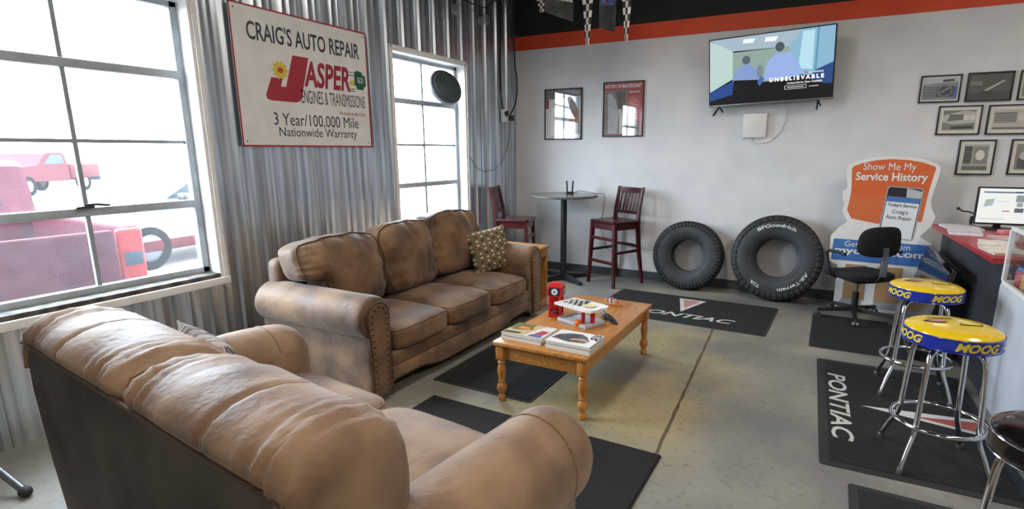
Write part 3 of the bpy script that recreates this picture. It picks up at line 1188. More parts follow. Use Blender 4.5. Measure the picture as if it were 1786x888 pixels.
# ------------------------------------------------------------------ coffee table
ct = thing('coffee_table', 'oak coffee table with turned legs in front of the sofa', 'table', (2.285, -3.07, 0))
TW, TL, TH = 0.635, 1.28, 0.40
MB().box((0, 0, TH - 0.014), (TW, TL, 0.028), 0.008, seg=3).build('tabletop', M['oak'], ct)
for s in (-1, 1):
    MB().box((0, s * (TL / 2 - 0.05), TH - 0.075), (TW - 0.10, 0.02, 0.095), 0.002).build('apron', M['oak'], ct)
    MB().box((s * (TW / 2 - 0.05), 0, TH - 0.075), (0.02, TL - 0.10, 0.095), 0.002).build('apron', M['oak'], ct)
legp = [(0.019, 0.0), (0.024, 0.008), (0.025, 0.03), (0.017, 0.046), (0.022, 0.056), (0.031, 0.072), (0.034, 0.088), (0.030, 0.106), (0.020, 0.118), (0.018, 0.126),
        (0.024, 0.132), (0.020, 0.140), (0.024, 0.165), (0.028, 0.195), (0.028, 0.215), (0.022, 0.238), (0.018, 0.248), (0.026, 0.254), (0.026, 0.262), (0.019, 0.27), (0.022, 0.28)]
for sx in (-1, 1):
    for sy in (-1, 1):
        x, y = sx * (TW / 2 - 0.042), sy * (TL / 2 - 0.042)
        g = MB().lathe(legp, 22, Matrix.Translation((x, y, 0)))
        g.box((x, y, (0.28 + TH - 0.028) / 2), (0.056, 0.056, TH - 0.028 - 0.278), 0.004)
        g.build('leg', M['oak_leg'], ct, 45)

# magazines: (x, y, rz, covers bottom -> top)
GQ = [('#e9e8e6', rect(0, 0, 1, 1)), ('#41414b', [(0.02, 0.30), (0.10, 0.62), (0.30, 0.80), (0.55, 0.86), (0.72, 0.70), (0.86, 0.40), (0.80, 0.22), (0.45, 0.16)]),
      ('#b9907c', oval(0.64, 0.38, 0.20, 0.14)), ('#4a3832', oval(0.66, 0.30, 0.16, 0.05)), ('#30313b', [(0.2, 0.5), (0.45, 0.75), (0.6, 0.6), (0.4, 0.42)])]
CAR = [('#c9b98a', rect(0, 0, 1, 1)), ('#6d7a3c', [(0, 0.45), (0.45, 0.5), (0.5, 1), (0, 1)]), ('#a5482a', [(0.1, 0.35), (0.55, 0.55), (0.5, 0.78), (0.2, 0.85)]),
       ('#d8a43a', oval(0.32, 0.62, 0.16, 0.10)), ('#e6e4e2', [(0.55, 0.0), (1, 0.0), (1, 1), (0.72, 1)]), ('#b4343a', [(0.70, 0.25), (0.92, 0.2), (0.96, 0.6), (0.78, 0.62)]),
       ('#4b64a8', [(0.62, 0.05), (0.95, 0.02), (0.96, 0.18), (0.68, 0.24)]), ('#3b3326', [(0.02, 0.05), (0.4, 0.1), (0.42, 0.22), (0.05, 0.2)])]


def magazine(x, y, z, a, w, d, t, cover, label, grp, text_=None):
    r = thing('magazine', label, 'magazine', (x, y, z), a, grp)
    b = MB()
    secs = []
    for uu in (-w / 2, -w / 2 + 0.004, w / 2 - 0.001):
        k = 0.85 if uu == -w / 2 else 1.0
        secs.append([(uu, -d / 2, t * (1 - k) / 2), (uu, d / 2, t * (1 - k) / 2), (uu, d / 2, t - t * (1 - k) / 2 - 0.0006), (uu, -d / 2, t - t * (1 - k) / 2 - 0.0006)])
    b.loft(secs).build('pages', M['paper'], r, 0)
    fn0 = plane_xy(-w / 2, -d / 2, t - 0.0004)
    sc = lambda u, v, w_=0.0: fn0(u * w, v * d, w_)
    picture('cover', cover, sc, M['print_gloss'], r, 0.0002)
    if text_:
        for body, bx, m in text_:
            text('title', body, m, sc, bx, r, 0.02, w=0.0026)
    return r


random.seed(3)
plain = ['#d8d4cc', '#b9b2a4', '#c7bfb2', '#a7413f', '#d9d6d1', '#5a6a8a', '#cfc8ba', '#8f8a80']
z = TH
n = 7
for k in range(n):
    t = 0.0062
    top = k == n - 1
    cov = CAR if top else [(plain[k % 8], rect(0, 0, 1, 1))]
    lab = 'magazine with a colourful car cover on top of the left stack' if top else 'magazine inside the left stack on the coffee table'
    magazine(2.135 + (0 if top else random.uniform(-.006, .006)), -3.53 + (0 if top else random.uniform(-.007, .007)), z, random.uniform(-.035, .02) - 0.02, 0.285, 0.215, t - 0.0004, cov, lab, 'magazines in the left stack')
    z += t
z = TH
n = 6
for k in range(n):
    t = 0.0085
    top = k == n - 1
    cov = GQ if top else [(plain[(k + 3) % 8], rect(0, 0, 1, 1))]
    lab = 'white magazine with a face on its cover, topmost of the right stack' if top else 'magazine inside the right stack on the coffee table'
    magazine(2.455 + (0 if top else random.uniform(-.005, .005)), -3.55 + (0 if top else random.uniform(-.007, .007)), z, random.uniform(-.02, .02) - 0.01, 0.285, 0.225, t - 0.0004, cov, lab, 'magazines in the right stack',
             [('GQ', (0.80, 0.50, 0.99, 0.95), M['black_plastic'])] if top else None)
    z += t

# red candy dispenser
cd = thing('candy_dispenser', 'red toy candy dispenser with a bullseye sign on the coffee table', 'candy dispenser', (2.085, -3.05, TH), 0.22)
cd.scale = (1.42, 1.42, 1.42)
S = 0.064
b = MB()
b.box((0, 0, 0.008), (S, S, 0.016), 0.004)
for sx in (-1, 1):
    b.box((sx * (S / 2 - 0.006), S / 2 - 0.006, 0.06), (0.012, 0.012, 0.10), 0.002)
    b.box((sx * (S / 2 - 0.006), -S / 2 + 0.006, 0.06), (0.012, 0.012, 0.10), 0.002)
b.box((0, S / 2 - 0.006, 0.06), (S - 0.01, 0.008, 0.10), 0.001)
b.lathe([(0.010, 0.016), (0.010, 0.108)], 14, Matrix.Translation((0, 0, 0)))
b.build('frame', M['red_plastic'], cd)
h = MB()
h.box((0, 0, 0.132), (S + 0.012, S + 0.012, 0.05), 0.004)
h.lathe([((S + 0.01) * 0.72, 0.157), (S * 0.5, 0.172), (S * 0.1, 0.174)], 4, Matrix.Rotation(PI / 4, 4, 'Z'))
hd = h.build('head', M['red_plastic'], cd, 30)
target = [('#15151a', rect(-0.028, 0.112, 0.028, 0.152)), ('#9fb4d8', oval(0, 0.132, 0.017, 0.017)), ('#d9e2f0', oval(0, 0.132, 0.012, 0.012)), ('#b5262c', oval(0, 0.132, 0.006, 0.006))]
picture('sign', target, plane_xz(0, -(S + 0.0126) / 2, 0), M['print'], hd)
target2 = [('#3a2a22', rect(-0.028, 0.112, 0.028, 0.152)), ('#c9c2b4', oval(0, 0.132, 0.015, 0.015)), ('#b5262c', oval(0, 0.132, 0.006, 0.006))]
picture('sign', target2, lambda u, v, w=0.0: Vector(((S + 0.0126) / 2 + w, u, v)), M['print'], hd)
MB().lathe([(0.012, 0.016), (0.022, 0.026), (0.024, 0.034), (0.021, 0.033), (0.012, 0.022)], 18, Matrix.Translation((0, -0.012, 0))).build('cup', M['steel'], cd)

# two-tier promotional holder
td = thing('display_holder', 'white two-tier desk holder with a red post and an orange ball on the coffee table', 'desk display', (2.30, -3.105, TH), -0.36)
lt = MB()
lt.box((0, 0, 0.006), (0.27, 0.19, 0.012), 0.004, seg=2)
for s in (-1, 1):
    lt.box((0, s * 0.092, 0.015), (0.27, 0.006, 0.02), 0.002)
    lt.box((s * 0.132, 0, 0.015), (0.006, 0.19, 0.02), 0.002)
lt.build('lower_tray', M['case_white'], td)
p = MB()
p.cyl((0.05, -0.03, 0.01), (0.05, -0.03, 0.115), 0.013)
p.cyl((0.09, 0.02, 0.01), (0.09, 0.02, 0.115), 0.016)
p.build('post', M['red_plastic'], td)
MB().sphere((0.055, -0.085, 0.026), 0.024, 18).build('ball', M['orange_plastic'], td)
up = MB()
po = [(-0.16, -0.10), (0.12, -0.10), (0.17, -0.085), (0.185, -0.04), (0.175, 0.01), (0.19, 0.05), (0.165, 0.095), (0.10, 0.105), (-0.15, 0.09)]
up.prism(po, lambda u, v, w: Vector((u, v, 0.112 + w + 0.03 * max(0, u) )), 0.016)
ut = up.build('upper_tray', M['white'], td, 20)
chk = []
for i in range(7):
    for j in range(4):
        if (i + j) % 2 == 0:
            u, v = -0.12 + i * 0.022, -0.055 + j * 0.03
            chk.append(('#1b1c22', [(u, v), (u + 0.022, v + 0.004), (u + 0.026, v + 0.03), (u + 0.004, v + 0.028)]))
chk.append(('#d8cf9a', oval(0.085, -0.005, 0.045, 0.04)))
chk.append(('#3f5aa0', rect(-0.03, 0.06, 0.02, 0.078)))
picture('printed_flag', chk, lambda u, v, w=0.0: Vector((u, v, 0.1288 + w + 0.03 * max(0, u))), M['print'], ut)

# black hand brush
hb = thing('hand_brush', 'grey and black hand brush lying behind the white holder on the coffee table', 'brush', (2.43, -2.97, TH), -0.62)
secs = []
for x, w, h, zc in ((-0.10, 0.018, 0.018, 0.050), (-0.05, 0.026, 0.022, 0.045), (0.0, 0.034, 0.03, 0.034), (0.05, 0.042, 0.036, 0.025), (0.10, 0.036, 0.026, 0.016), (0.135, 0.016, 0.012, 0.008)):
    secs.append([(x, w / 2 * math.cos(2 * PI * k / 14), zc + h / 2 * math.sin(2 * PI * k / 14)) for k in range(14)])
MB().loft(secs[2:]).build('head', M['black_plastic'], hb)
MB().loft(secs[:3]).build('handle', M['steel'], hb)
MB().sphere((0.02, 0.004, 0.052), 0.011, 12, (1.3, 1, 0.5)).build('knob', M['yellow_ink'], hb)
MB().box((-0.02, 0, 0.010), (0.05, 0.03, 0.02), 0.006).build('foot', M['steel'], hb)

# peg game
pg = thing('peg_game', 'triangular wooden peg game with coloured pegs on the coffee table', 'game', (2.33, -2.585, TH), 0.35)
MB().prism([(-0.075, -0.065), (0.075, -0.065), (0.0, 0.075)], lambda u, v, w: Vector((u, v, w)), 0.018).build('board', M['oak'], pg, 0)
pc = ['#e5d23a', '#f0f0ee', '#f0f0ee', '#d8478f', '#d8478f', '#3c6ab8', '#e5d23a', '#f0f0ee', '#d8478f', '#d8478f']
pm = {c: mat('peg_' + c[1:], c, 0.35) for c in set(pc)}
k = 0
for row in range(4):
    for j in range(4 - row):
        x = -0.045 + 0.03 * j + 0.015 * row
        y = -0.045 + 0.028 * row
        MB().lathe([(0.004, 0.018), (0.004, 0.034), (0.0065, 0.037), (0.0065, 0.043), (0.003, 0.047)], 10, Matrix.Translation((x, y, 0))).build('peg', pm[pc[k]], pg)
        k += 1

# ------------------------------------------------------------------ end table behind the sofa's far arm
et = thing('end_table', 'small oak end table beyond the far arm of the sofa', 'table', (1.0, -1.69, 0))
MB().box((0, 0, 0.605), (0.58, 0.26, 0.028), 0.006).build('tabletop', M['oak'], et)
for s in (-1, 1):
    MB().box((0, s * 0.10, 0.305), (0.54, 0.02, 0.575), 0.002).build('side_panel', M['oak'], et)
    MB().box((s * 0.265, 0, 0.55), (0.02, 0.19, 0.07), 0.002).build('apron', M['oak'], et)
    MB().box((s * 0.265, 0, 0.04), (0.02, 0.19, 0.07), 0.002).build('apron', M['oak'], et)

# ------------------------------------------------------------------ pub table and two bar chairs
pt = thing('pub_table', 'tall round grey pub table between the two bar chairs', 'table', (0.93, -0.48, 0))
MB().lathe([(0.36, 1.005), (0.398, 1.008), (0.405, 1.016), (0.405, 1.030), (0.398, 1.036), (0.0, 1.036)], 56).build('tabletop', M['table_top'], pt)
MB().lathe([(0.037, 0.05), (0.037, 0.98), (0.06, 0.985), (0.06, 1.006)], 28).build('post', M['black_metal'], pt)
for k in range(4):
    a = math.radians(-32 + 90 * k)
    MB().loft([[(r * math.cos(a) - yy * math.sin(a), r * math.sin(a) + yy * math.cos(a), zz) for yy, zz in ((-w, 0.012), (w, 0.012), (w * 0.8, h), (-w * 0.8, h))]
               for r, w, h in ((0.02, 0.035, 0.075), (0.2, 0.033, 0.055), (0.38, 0.028, 0.035))]).build('base_foot', M['black_metal'], pt)
    MB().lathe([(0.022, 0.0), (0.022, 0.014)], 14, Matrix.Translation((0.36 * math.cos(a), 0.36 * math.sin(a), 0))).build('glide', M['black_plastic'], pt)

ch = thing('charging_stand', 'small black two-pronged stand on the pub table', 'stand', (0.95, -0.36, 1.036), 0.5)
MB().box((0, 0, 0.012), (0.09, 0.06, 0.024), 0.004).build('base', M['black_plastic'], ch)
for s in (-1, 1):
    MB().box((s * 0.034, 0, 0.088), (0.016, 0.05, 0.135), 0.003, rot=(0, s * 0.06, 0)).build('prong', M['black_plastic'], ch)
cab = MB()
cab.tube([(1.00, -0.37, 1.04), (1.06, -0.33, 1.075), (1.13, -0.27, 1.06), (1.22, -0.22, 1.04), (1.335, -0.23, 1.041), (1.345, -0.225, 1.0), (1.33, -0.22, 0.8), (1.28, -0.2, 0.65), (1.33, -0.16, 0.5),
          (1.36, -0.14, 0.36), (1.41, -0.12, 0.33)], 0.0035, 6)
tag(cab.build('cable', M['black_plastic']), 'thin dark cable hanging from the pub table', 'cable')


def bar_chair(loc, rz, label):
    r = thing('bar_chair', label, 'chair', loc, rz, 'dark red bar chairs at the pub table')
    C = M['cherry']
    h = 0.195
    secs = []
    pol = [(-0.21, -0.20), (0.21, -0.20), (0.215, 0.19), (0.19, 0.215), (-0.19, 0.215), (-0.215, 0.19)]
    MB().loft([[(x * k, y * k, z) for x, y in pol] for z, k in ((0.728, 0.98), (0.738, 1.0), (0.752, 1.0), (0.760, 0.97))]).build('seat', C, r, 25)
    for s in (-1, 1):
        MB().beam((s * 0.215, 0.205, 0), (s * 0.182, 0.180, 0.728), 0.030, 0.030, 0.042, 0.042).build('leg', C, r, 25)
        b = MB()
        P = [(0.215, -0.262, 0), (0.196, -0.205, 0.40), (0.188, -0.185, 0.72), (0.188, -0.195, 0.86), (0.19, -0.25, 1.13)]
        b.loft([[Vector((s * x + dx, y + dy, z)) for dx, dy in ((-w, -w), (w, -w), (w, w), (-w, w))] for (x, y, z), w in zip(P, (0.014, 0.019, 0.020, 0.018, 0.014))])
        b.build('leg', C, r, 25)
        MB().beam((s * 0.185, 0.185, 0.690), (s * 0.185, -0.185, 0.690), 0.02, 0.065).build('apron', C, r, 0)
        MB().beam((s * 0.198, 0.195, 0.40), (s * 0.196, -0.205, 0.40), 0.018, 0.030).build('stretcher', C, r, 0)
    MB().beam((-0.185, 0.185, 0.690), (0.185, 0.185, 0.690), 0.065, 0.02, side=(0, 0, 1)).build('apron', C, r, 0)
    MB().beam((-0.185, -0.185, 0.690), (0.185, -0.185, 0.690), 0.065, 0.02, side=(0, 0, 1)).build('apron', C, r, 0)
    for z, q in ((0.55, 0.19), (0.28, 0.198)):
        MB().beam((-q, q + 0.002, z), (q, q + 0.002, z), 0.034, 0.018, side=(0, 0, 1)).build('stretcher', C, r, 0)
    # curved back stretcher
    MB().loft([[(x, y + dy, 0.44 + dz) for dy, dz in ((-.009, -.017), (.009, -.017), (.009, .017), (-.009, .017))]
               for x, y in [(-0.196 + 0.392 * i / 8, -0.205 - 0.05 * math.sin(PI * i / 8)) for i in range(9)]]).build('stretcher', C, r, 30)
    # rails and slats of the back
    def by(z):
        return -0.195 - 0.055 * max(0, (z - 0.86) / 0.27) if z > 0.86 else -0.188
    for z, hh in ((1.09, 0.065), (0.835, 0.035)):
        MB().loft([[(x, by(z) - 0.018 * math.sin(PI * (x + .19) / .38) + dy, z + dz) for dy, dz in ((-.010, -hh / 2), (.010, -hh / 2), (.010, hh / 2), (-.010, hh / 2))]
                   for x in [-0.19 + 0.38 * i / 8 for i in range(9)]]).build('back_rail', C, r, 30)
    for k in range(6):
        x = -0.135 + 0.27 * k / 5
        d = 0.018 * math.sin(PI * (x + .19) / .38)
        MB().beam((x, by(0.84) - d, 0.84), (x, by(1.08) - d, 1.08), 0.026, 0.010).build('slat', C, r, 0)
    return r


bar_chair((0.42, -0.77, 0), -PI / 2 + math.radians(16), 'dark red wooden bar chair beside the sofa, left of the pub table')
bar_chair((1.535, -0.36, 0), PI - math.radians(26), 'dark red wooden bar chair between the pub table and the smaller tyre')


# ------------------------------------------------------------------ tyres (built about the axle along z, then stood up)
def tyre(label, loc, R, hole, wd, lean, yaw, lugs, letters):
    r = thing('tire', label, 'tire', loc, rot=(PI / 2 - lean, 0, yaw))      # local z points to the room side (-y)
    # local frame: axle = z, up in the world = local y, origin at the ground contact under the tyre
    T = Matrix.Translation((0, R, 0))
    h = wd / 2
    c = MB()
    prof = [(hole, -h * 0.62), (hole - 0.004, -h * 0.40), (hole + 0.004, -h * 0.36), (hole + 0.02, -h * 0.34), (R * 0.72, -h * 0.80), (R - 0.02, -h * 0.84), (R - 0.014, 0), (R - 0.02, h * 0.84),
            (R * 0.72, h * 0.80), (hole + 0.02, h * 0.34), (hole + 0.004, h * 0.36), (hole - 0.004, h * 0.40), (hole, h * 0.62)]
    outer = [(hole, h * 0.64), (hole + 0.012, h * 0.70), (hole + 0.022, h * 0.78), (hole + 0.030, h * 0.82), (hole + (R - hole) * 0.32, h * 0.985), (hole + (R - hole) * 0.5, h * 1.01), (hole + (R - hole) * 0.68, h * 0.985),
             (R - 0.062, h * 0.93), (R - 0.034, h * 0.87), (R - 0.014, h * 0.76), (R - 0.012, 0)]
    full = outer + [(q, -z) for q, z in outer[-2::-1]]
    innr = [(hole + 0.004, -h * 0.60), (hole + 0.02, -h * 0.55), (R - 0.05, -h * 0.7), (R - 0.035, 0), (R - 0.05, h * 0.7), (hole + 0.02, h * 0.55), (hole + 0.004, h * 0.60)]
    c.ring(full + innr, 96, T)
    casing = c.build('casing', M['rubber'], r, 35)
    rb = MB()
    for q, zz in ((hole + 0.04, 0.86), (hole + (R - hole) * 0.80, 0.96)):
        rb.tube([T @ Vector((q * math.cos(2 * PI * k / 96), q * math.sin(2 * PI * k / 96), h * zz)) for k in range(96)], 0.0028, 6, True)
    rb.build('sidewall_ring', M['rubber'], casing)
    t = MB()
    for k in range(lugs):
        for row, (z0, z1, off, dr) in enumerate(((-0.98, -0.60, 0.0, 0), (-0.54, -0.20, 0.5, 0), (-0.16, 0.16, 0.2, 0), (0.20, 0.54, 0.7, 0), (0.60, 0.98, 0.35, 0))):
            a = 2 * PI * (k + off) / lugs
            da = 2 * PI / lugs * 0.36
            ri, ro = R - 0.018, R
            if row in (0, 4):
                # shoulder block wraps down the sidewall
                s = -1 if row == 0 else 1
                pr = [(R - 0.02, s * h * 0.60), (R, s * h * 0.60), (R - 0.003, s * h * 0.80), (R - 0.016, s * h * 0.93), (R - 0.052, s * h * 1.0), (R - 0.066, s * h * 0.965), (R - 0.03, s * h * 0.86)]
                d2 = da * (1.0 if k % 2 else 0.72)
            else:
                pr = [(ri, h * z0), (ro, h * z0), (ro, h * z1), (ri, h * z1)]
                d2 = da
            secs = []
            for aa in (a - d2, a + d2):
                skew = 0.10 * (2 * PI / lugs)
                secs.append([T @ Vector((q * math.cos(aa + skew * zz / h), q * math.sin(aa + skew * zz / h), zz)) for q, zz in pr])
            t.loft(secs)
    t.build('tread', M['rubber_dark'], r, 0)
    for body, rad, hh, a0, a1, m, flip in letters:
        def fn(u, v, w, rad=rad, hh=hh, a0=a0, a1=a1, flip=flip):
            a = a0 + (a1 - a0) * u
            q = rad + hh * v
            tt = (q - hole) / (R - hole)
            z = h * (1.012 - 0.35 * abs(tt - 0.5) ** 2) + 0.002
            return T @ Vector((q * math.cos(a), q * math.sin(a), z + w))
        text('lettering', body, m, fn, (0, 0, 1, 1), casing, 0.02, 0.1, sub=2)
    return r


D2 = math.radians
M['tyre_white'] = mat('tyre_white', '#dfe3e2', 0.6, c2='#cfd4d4', ns=30)
M['tyre_blue'] = mat('tyre_blue', '#3f5570', 0.6, c2='#4a4d58', ns=12, lo=0.4, hi=0.6)
tyre('smaller bare black tyre leaning on the white wall', (2.365, -0.255, 0), 0.385, 0.178, 0.25, D2(9), 0.0, 56,
     [])
tyre('larger knobbly tyre with white lettering leaning on the wall', (3.29, -0.30, 0), 0.445, 0.203, 0.29, D2(10), 0.0, 44,
     [('BFGoodrich', 0.320, 0.036, D2(126), D2(60), M['tyre_white'], 0), ('All-Terrain', 0.318, 0.034, D2(-22), D2(-82), M['tyre_white'], 0), ('T/A', 0.318, 0.034, D2(-112), D2(-130), M['tyre_white'], 0)])


# ------------------------------------------------------------------ floor mats
def floor_mat_obj(label, x0, y0, x1, y1, m, border=0.045, rz=0.0, grp=None, wave=0.0):
    cx, cy = (x0 + x1) / 2, (y0 + y1) / 2
    hx, hy = (x1 - x0) / 2, (y1 - y0) / 2
    r = thing('floor_mat', label, 'mat', (cx, cy, 0), rz, grp)
    e = MB()
    po = rrect(-hx, -hy, hx, hy, 0.02)
    e.loft([[(u * k, v * k, z) for u, v in po] for z, k in ((0.0005, 1.0), (0.004, 1.0), (0.006, 0.995))])
    e.build('edge', m if border == 0 else M['mat_edge'], r, 20)
    p = MB()
    n = 30
    secs = []
    bx, by = hx - max(border, 0.01), hy - max(border, 0.01)
    for i in range(n + 1):
        x = -bx + 2 * bx * i / n
        z = 0.0085 + wave * max(0, noise.noise(Vector((x * 6, cy, 0))))
        secs.append([(x, -by, 0.005), (x, by, 0.005), (x, by, z), (x, -by, z)])
    p.loft(secs).build('pile', m, r, 30)
    return r


pm1 = floor_mat_obj('black mat with white lettering in front of the tyres', 1.73, -1.58, 3.37, -0.62, M['mat_carpet'], 0.03, -0.028)
fl = plane_xy(0, 0, 0.0092)
text('lettering', 'PONTIAC', M['mat_letter'], fl, (-0.42, -0.30, 0.53, -0.17), pm1, 0.02, 0.35)
picture('emblem', [('#c9c9c7', [(-0.14, 0.37), (0.14, 0.37), (0.0, -0.12)]), ('#b9857c', [(-0.09, 0.33), (0.09, 0.33), (0.0, 0.02)])], fl, M['print'], pm1)
floor_mat_obj('ribbed black mat under the office chair', 3.69, -1.68, 4.38, -0.66, M['mat_ribbed'], 0.02)
pm3 = floor_mat_obj('black lettered mat under the yellow stools', 3.78, -3.52, 4.66, -1.93, M['mat_carpet'], 0.05, 0.03)
# the writing runs along the aisle-side edge, tops towards the counter
fl3 = lambda u, v, w=0.0: Vector((v, -u, 0.0092 + w))
text('lettering', 'PONTIAC', M['mat_letter'], fl3, (-0.50, -0.375, 0.50, -0.265), pm3, 0.02, 0.15)
picture('emblem', [('#c9c9c7', [(-0.02, -0.20), (0.13, 0.42), (-0.10, 0.42)]), ('#a25148', [(0.01, 0.06), (0.085, 0.38), (-0.06, 0.38)])], fl3, M['print'], pm3)
floor_mat_obj('dark blue-black mat at the near right, beside the black stool', 3.93, -5.2, 4.66, -3.66, M['mat_carpet'], 0.04)
floor_mat_obj('black mat in front of the loveseat', 1.585, -4.72, 3.08, -3.83, M['mat_carpet'], 0.0, -0.01, wave=0.006)
floor_mat_obj('dark ribbed mat between the sofa and the coffee table', 1.42, -3.63, 2.19, -2.25, M['mat_ribbed'], 0.02)


# ------------------------------------------------------------------ bar stools
def stool(loc, rz, label, top, side, words):
    r = thing('bar_stool', label, 'stool', loc, rz, 'round chrome bar stools along the counter')
    H, R = 0.72, 0.198
    s = MB()
    s.lathe([(0.16, H - 0.072), (R - 0.006, H - 0.072), (R, H - 0.066), (R + 0.002, H - 0.04), (R, H - 0.014), (R - 0.004, H - 0.010)], 64)
    seat = s.build('seat_band', side, r, 40)
    MB().lathe([(R - 0.0005, H - 0.016), (R - 0.003, H - 0.006), (R - 0.015, H + 0.002), (R * 0.8, H + 0.010), (R * 0.5, H + 0.014), (0.0, H + 0.016)], 64).build('seat_top', top, r)
    tr = MB()
    for z in (H - 0.072, H - 0.0125):
        tr.tube([((R + 0.001) * math.cos(2 * PI * k / 64), (R + 0.001) * math.sin(2 * PI * k / 64), z) for k in range(64)], 0.0032, 6, True)
    tr.build('seat_trim', M['chrome'] if words is None else side, r)
    MB().lathe([(0.10, H - 0.10), (0.10, H - 0.072)], 24).build('swivel_plate', M['chrome'], r)
    # two bent U frames crossing under the seat, seen as four legs
    for k in range(4):
        a = PI / 4 + k * PI / 2
        c, sn = math.cos(a), math.sin(a)
        P = [(0.03, H - 0.095), (0.10, H - 0.096), (0.135, H - 0.105), (0.155, H - 0.13), (0.163, H - 0.17), (0.172, 0.42), (0.180, 0.25), (0.186, 0.20), (0.20, 0.165), (0.222, 0.12), (0.250, 0.05), (0.258, 0.022)]
        g = MB().tube([(q * c, q * sn, z) for q, z in P], 0.0125, 12).build('leg', M['chrome'], r)
        MB().lathe([(0.015, 0.0), (0.016, 0.03), (0.014, 0.036)], 14, Matrix.Translation((0.258 * c, 0.258 * sn, 0))).build('foot_cap', M['steel'], g)
    MB().tube([(0.196 * math.cos(2 * PI * k / 56), 0.196 * math.sin(2 * PI * k / 56), 0.235) for k in range(56)], 0.0115, 10, True).build('foot_ring', M['chrome'], r)
    if words:
        for a0 in words:
            wid = math.radians(54)

            def fn(u, v, w, a0=a0):
                a = a0 + wid * u
                return Vector(((R + 0.0035 + w) * math.cos(a), (R + 0.0035 + w) * math.sin(a), H - 0.062 + 0.042 * v))
            text('lettering', 'MOOG', M['yellow_ink'], fn, (0, 0, 1, 1), seat, 0.045, 0.3, sub=2)
        tp = lambda u, v, w=0.0: Vector((u, v, H + 0.0195 - 0.35 * (u * u + v * v) + w))
        picture('printed_badge', [('#3d3320', oval(-0.07, 0.02, 0.05, 0.022)), ('#b98b92', oval(-0.06, 0.02, 0.035, 0.013)), ('#6b5a1e', [(0.02, -0.02), (0.12, 0.0), (0.125, 0.03), (0.03, 0.012)]),
                                  ('#e6d46a', [(0.03, -0.012), (0.11, 0.004), (0.112, 0.022), (0.036, 0.008)]), ('#4f471f', [(-0.09, 0.07), (0.02, 0.075), (0.02, 0.09), (-0.09, 0.085)])], tp, M['print'], r)
    return r


wd = [math.radians(q) for q in (-140, -70, 0, 70, 140, 210 - 360 + 0.0)][:5]
stool((4.305, -3.25, 0), 0.16, 'yellow and blue chrome bar stool, the nearer of the two', M['yellow_vinyl'], M['blue_vinyl'], [math.radians(q) for q in (-104, -195, -18, 70)])
stool((4.315, -2.30, 0), 0.0, 'yellow and blue chrome bar stool, the farther of the two', M['yellow_vinyl'], M['blue_vinyl'], [math.radians(q) for q in (-88, -172, -5, 80)])
stool((4.43, -4.37, 0), 0.35, 'black-topped chrome bar stool cut off at the right', M['black_vinyl'], M['black_vinyl'], None)

# ------------------------------------------------------------------ office chair
oc = thing('office_chair', 'black swivel office chair in front of the cardboard standee', 'chair', (4.03, -0.64, 0), math.radians(126.87 - 90))
for k in range(5):
    a = math.radians(18 + 72 * k)
    c, s = math.cos(a), math.sin(a)
    g = MB().loft([[(q * c - w * sx * s, q * s + w * sx * c, z + hh * sz) for sx, sz in ((-1, -1), (1, -1), (0.7, 1), (-0.7, 1))] for q, w, z, hh in ((0.03, 0.024, 0.095, 0.022), (0.2, 0.02, 0.082, 0.016), (0.32, 0.016, 0.072, 0.012))])
    arm = g.build('base_arm', M['black_plastic'], oc, 30)
    w = MB()
    for o in (-0.016, 0.016):
        Mx = Matrix.Translation((0.315 * c - o * s, 0.315 * s + o * c, 0.027)) @ Matrix.Rotation(a, 4, 'Z') @ Matrix.Rotation(PI / 2, 4, 'X')
        w.lathe([(0.012, -0.010), (0.025, -0.010), (0.027, 0), (0.025, 0.010), (0.012, 0.010)], 18, Mx)
    w.cyl((0.315 * c, 0.315 * s, 0.03), (0.315 * c, 0.315 * s, 0.075), 0.008)
    w.build('caster', M['steel'], arm)
MB().lathe([(0.034, 0.075), (0.034, 0.12), (0.028, 0.125), (0.028, 0.25), (0.022, 0.255)], 20).build('gas_column', M['black_plastic'], oc)
MB().lathe([(0.014, 0.25), (0.014, 0.365)], 16).build('piston', M['steel'], oc)
MB().box((0, 0, 0.375), (0.2, 0.24, 0.03), 0.008).build('mechanism', M['black_metal'], oc)


def oc_seat(u, v, w):
    a, b, e = pnorm(u, v, w, 4.5)
    return Vector((a * 0.235, b * 0.235, 0.425 + e * 0.04 - 0.018 * (b > 0) * b * b + 0.01 * a * a))


MB().cushion(oc_seat, 12).build('seat', M['fabric_black'], oc, 60)


def oc_back(u, v, w):
    a, b, e = pnorm(u, v, w, 3.2)
    x, z = a * 0.205, e * 0.135
    y = b * 0.035 - 0.245 + 0.05 * a * a + 0.10 * (-z) * 0.6
    return Vector((x * (1 - 0.08 * e), y, 0.765 + z))


MB().cushion(oc_back, 12).build('backrest', M['fabric_black'], oc, 60)
MB().loft([[(w, y + t, z), (-w, y + t, z), (-w, y - t, z), (w, y - t, z)] for y, z, w, t in ((-0.10, 0.385, 0.03, 0.006), (-0.24, 0.40, 0.03, 0.006), (-0.285, 0.46, 0.03, 0.006), (-0.29, 0.60, 0.028, 0.006), (-0.285, 0.72, 0.026, 0.006))]).build('back_bar', M['steel'], oc, 30)
for s in (-1, 1):
    MB().tube([(s * 0.20, 0.03, 0.40), (s * 0.265, 0.03, 0.43), (s * 0.28, 0.06, 0.54), (s * 0.285, 0.09, 0.625), (s * 0.285, 0.05, 0.65), (s * 0.285, -0.08, 0.655), (s * 0.28, -0.15, 0.645)], 0.015, 10).build('armrest', M['black_plastic'], oc)

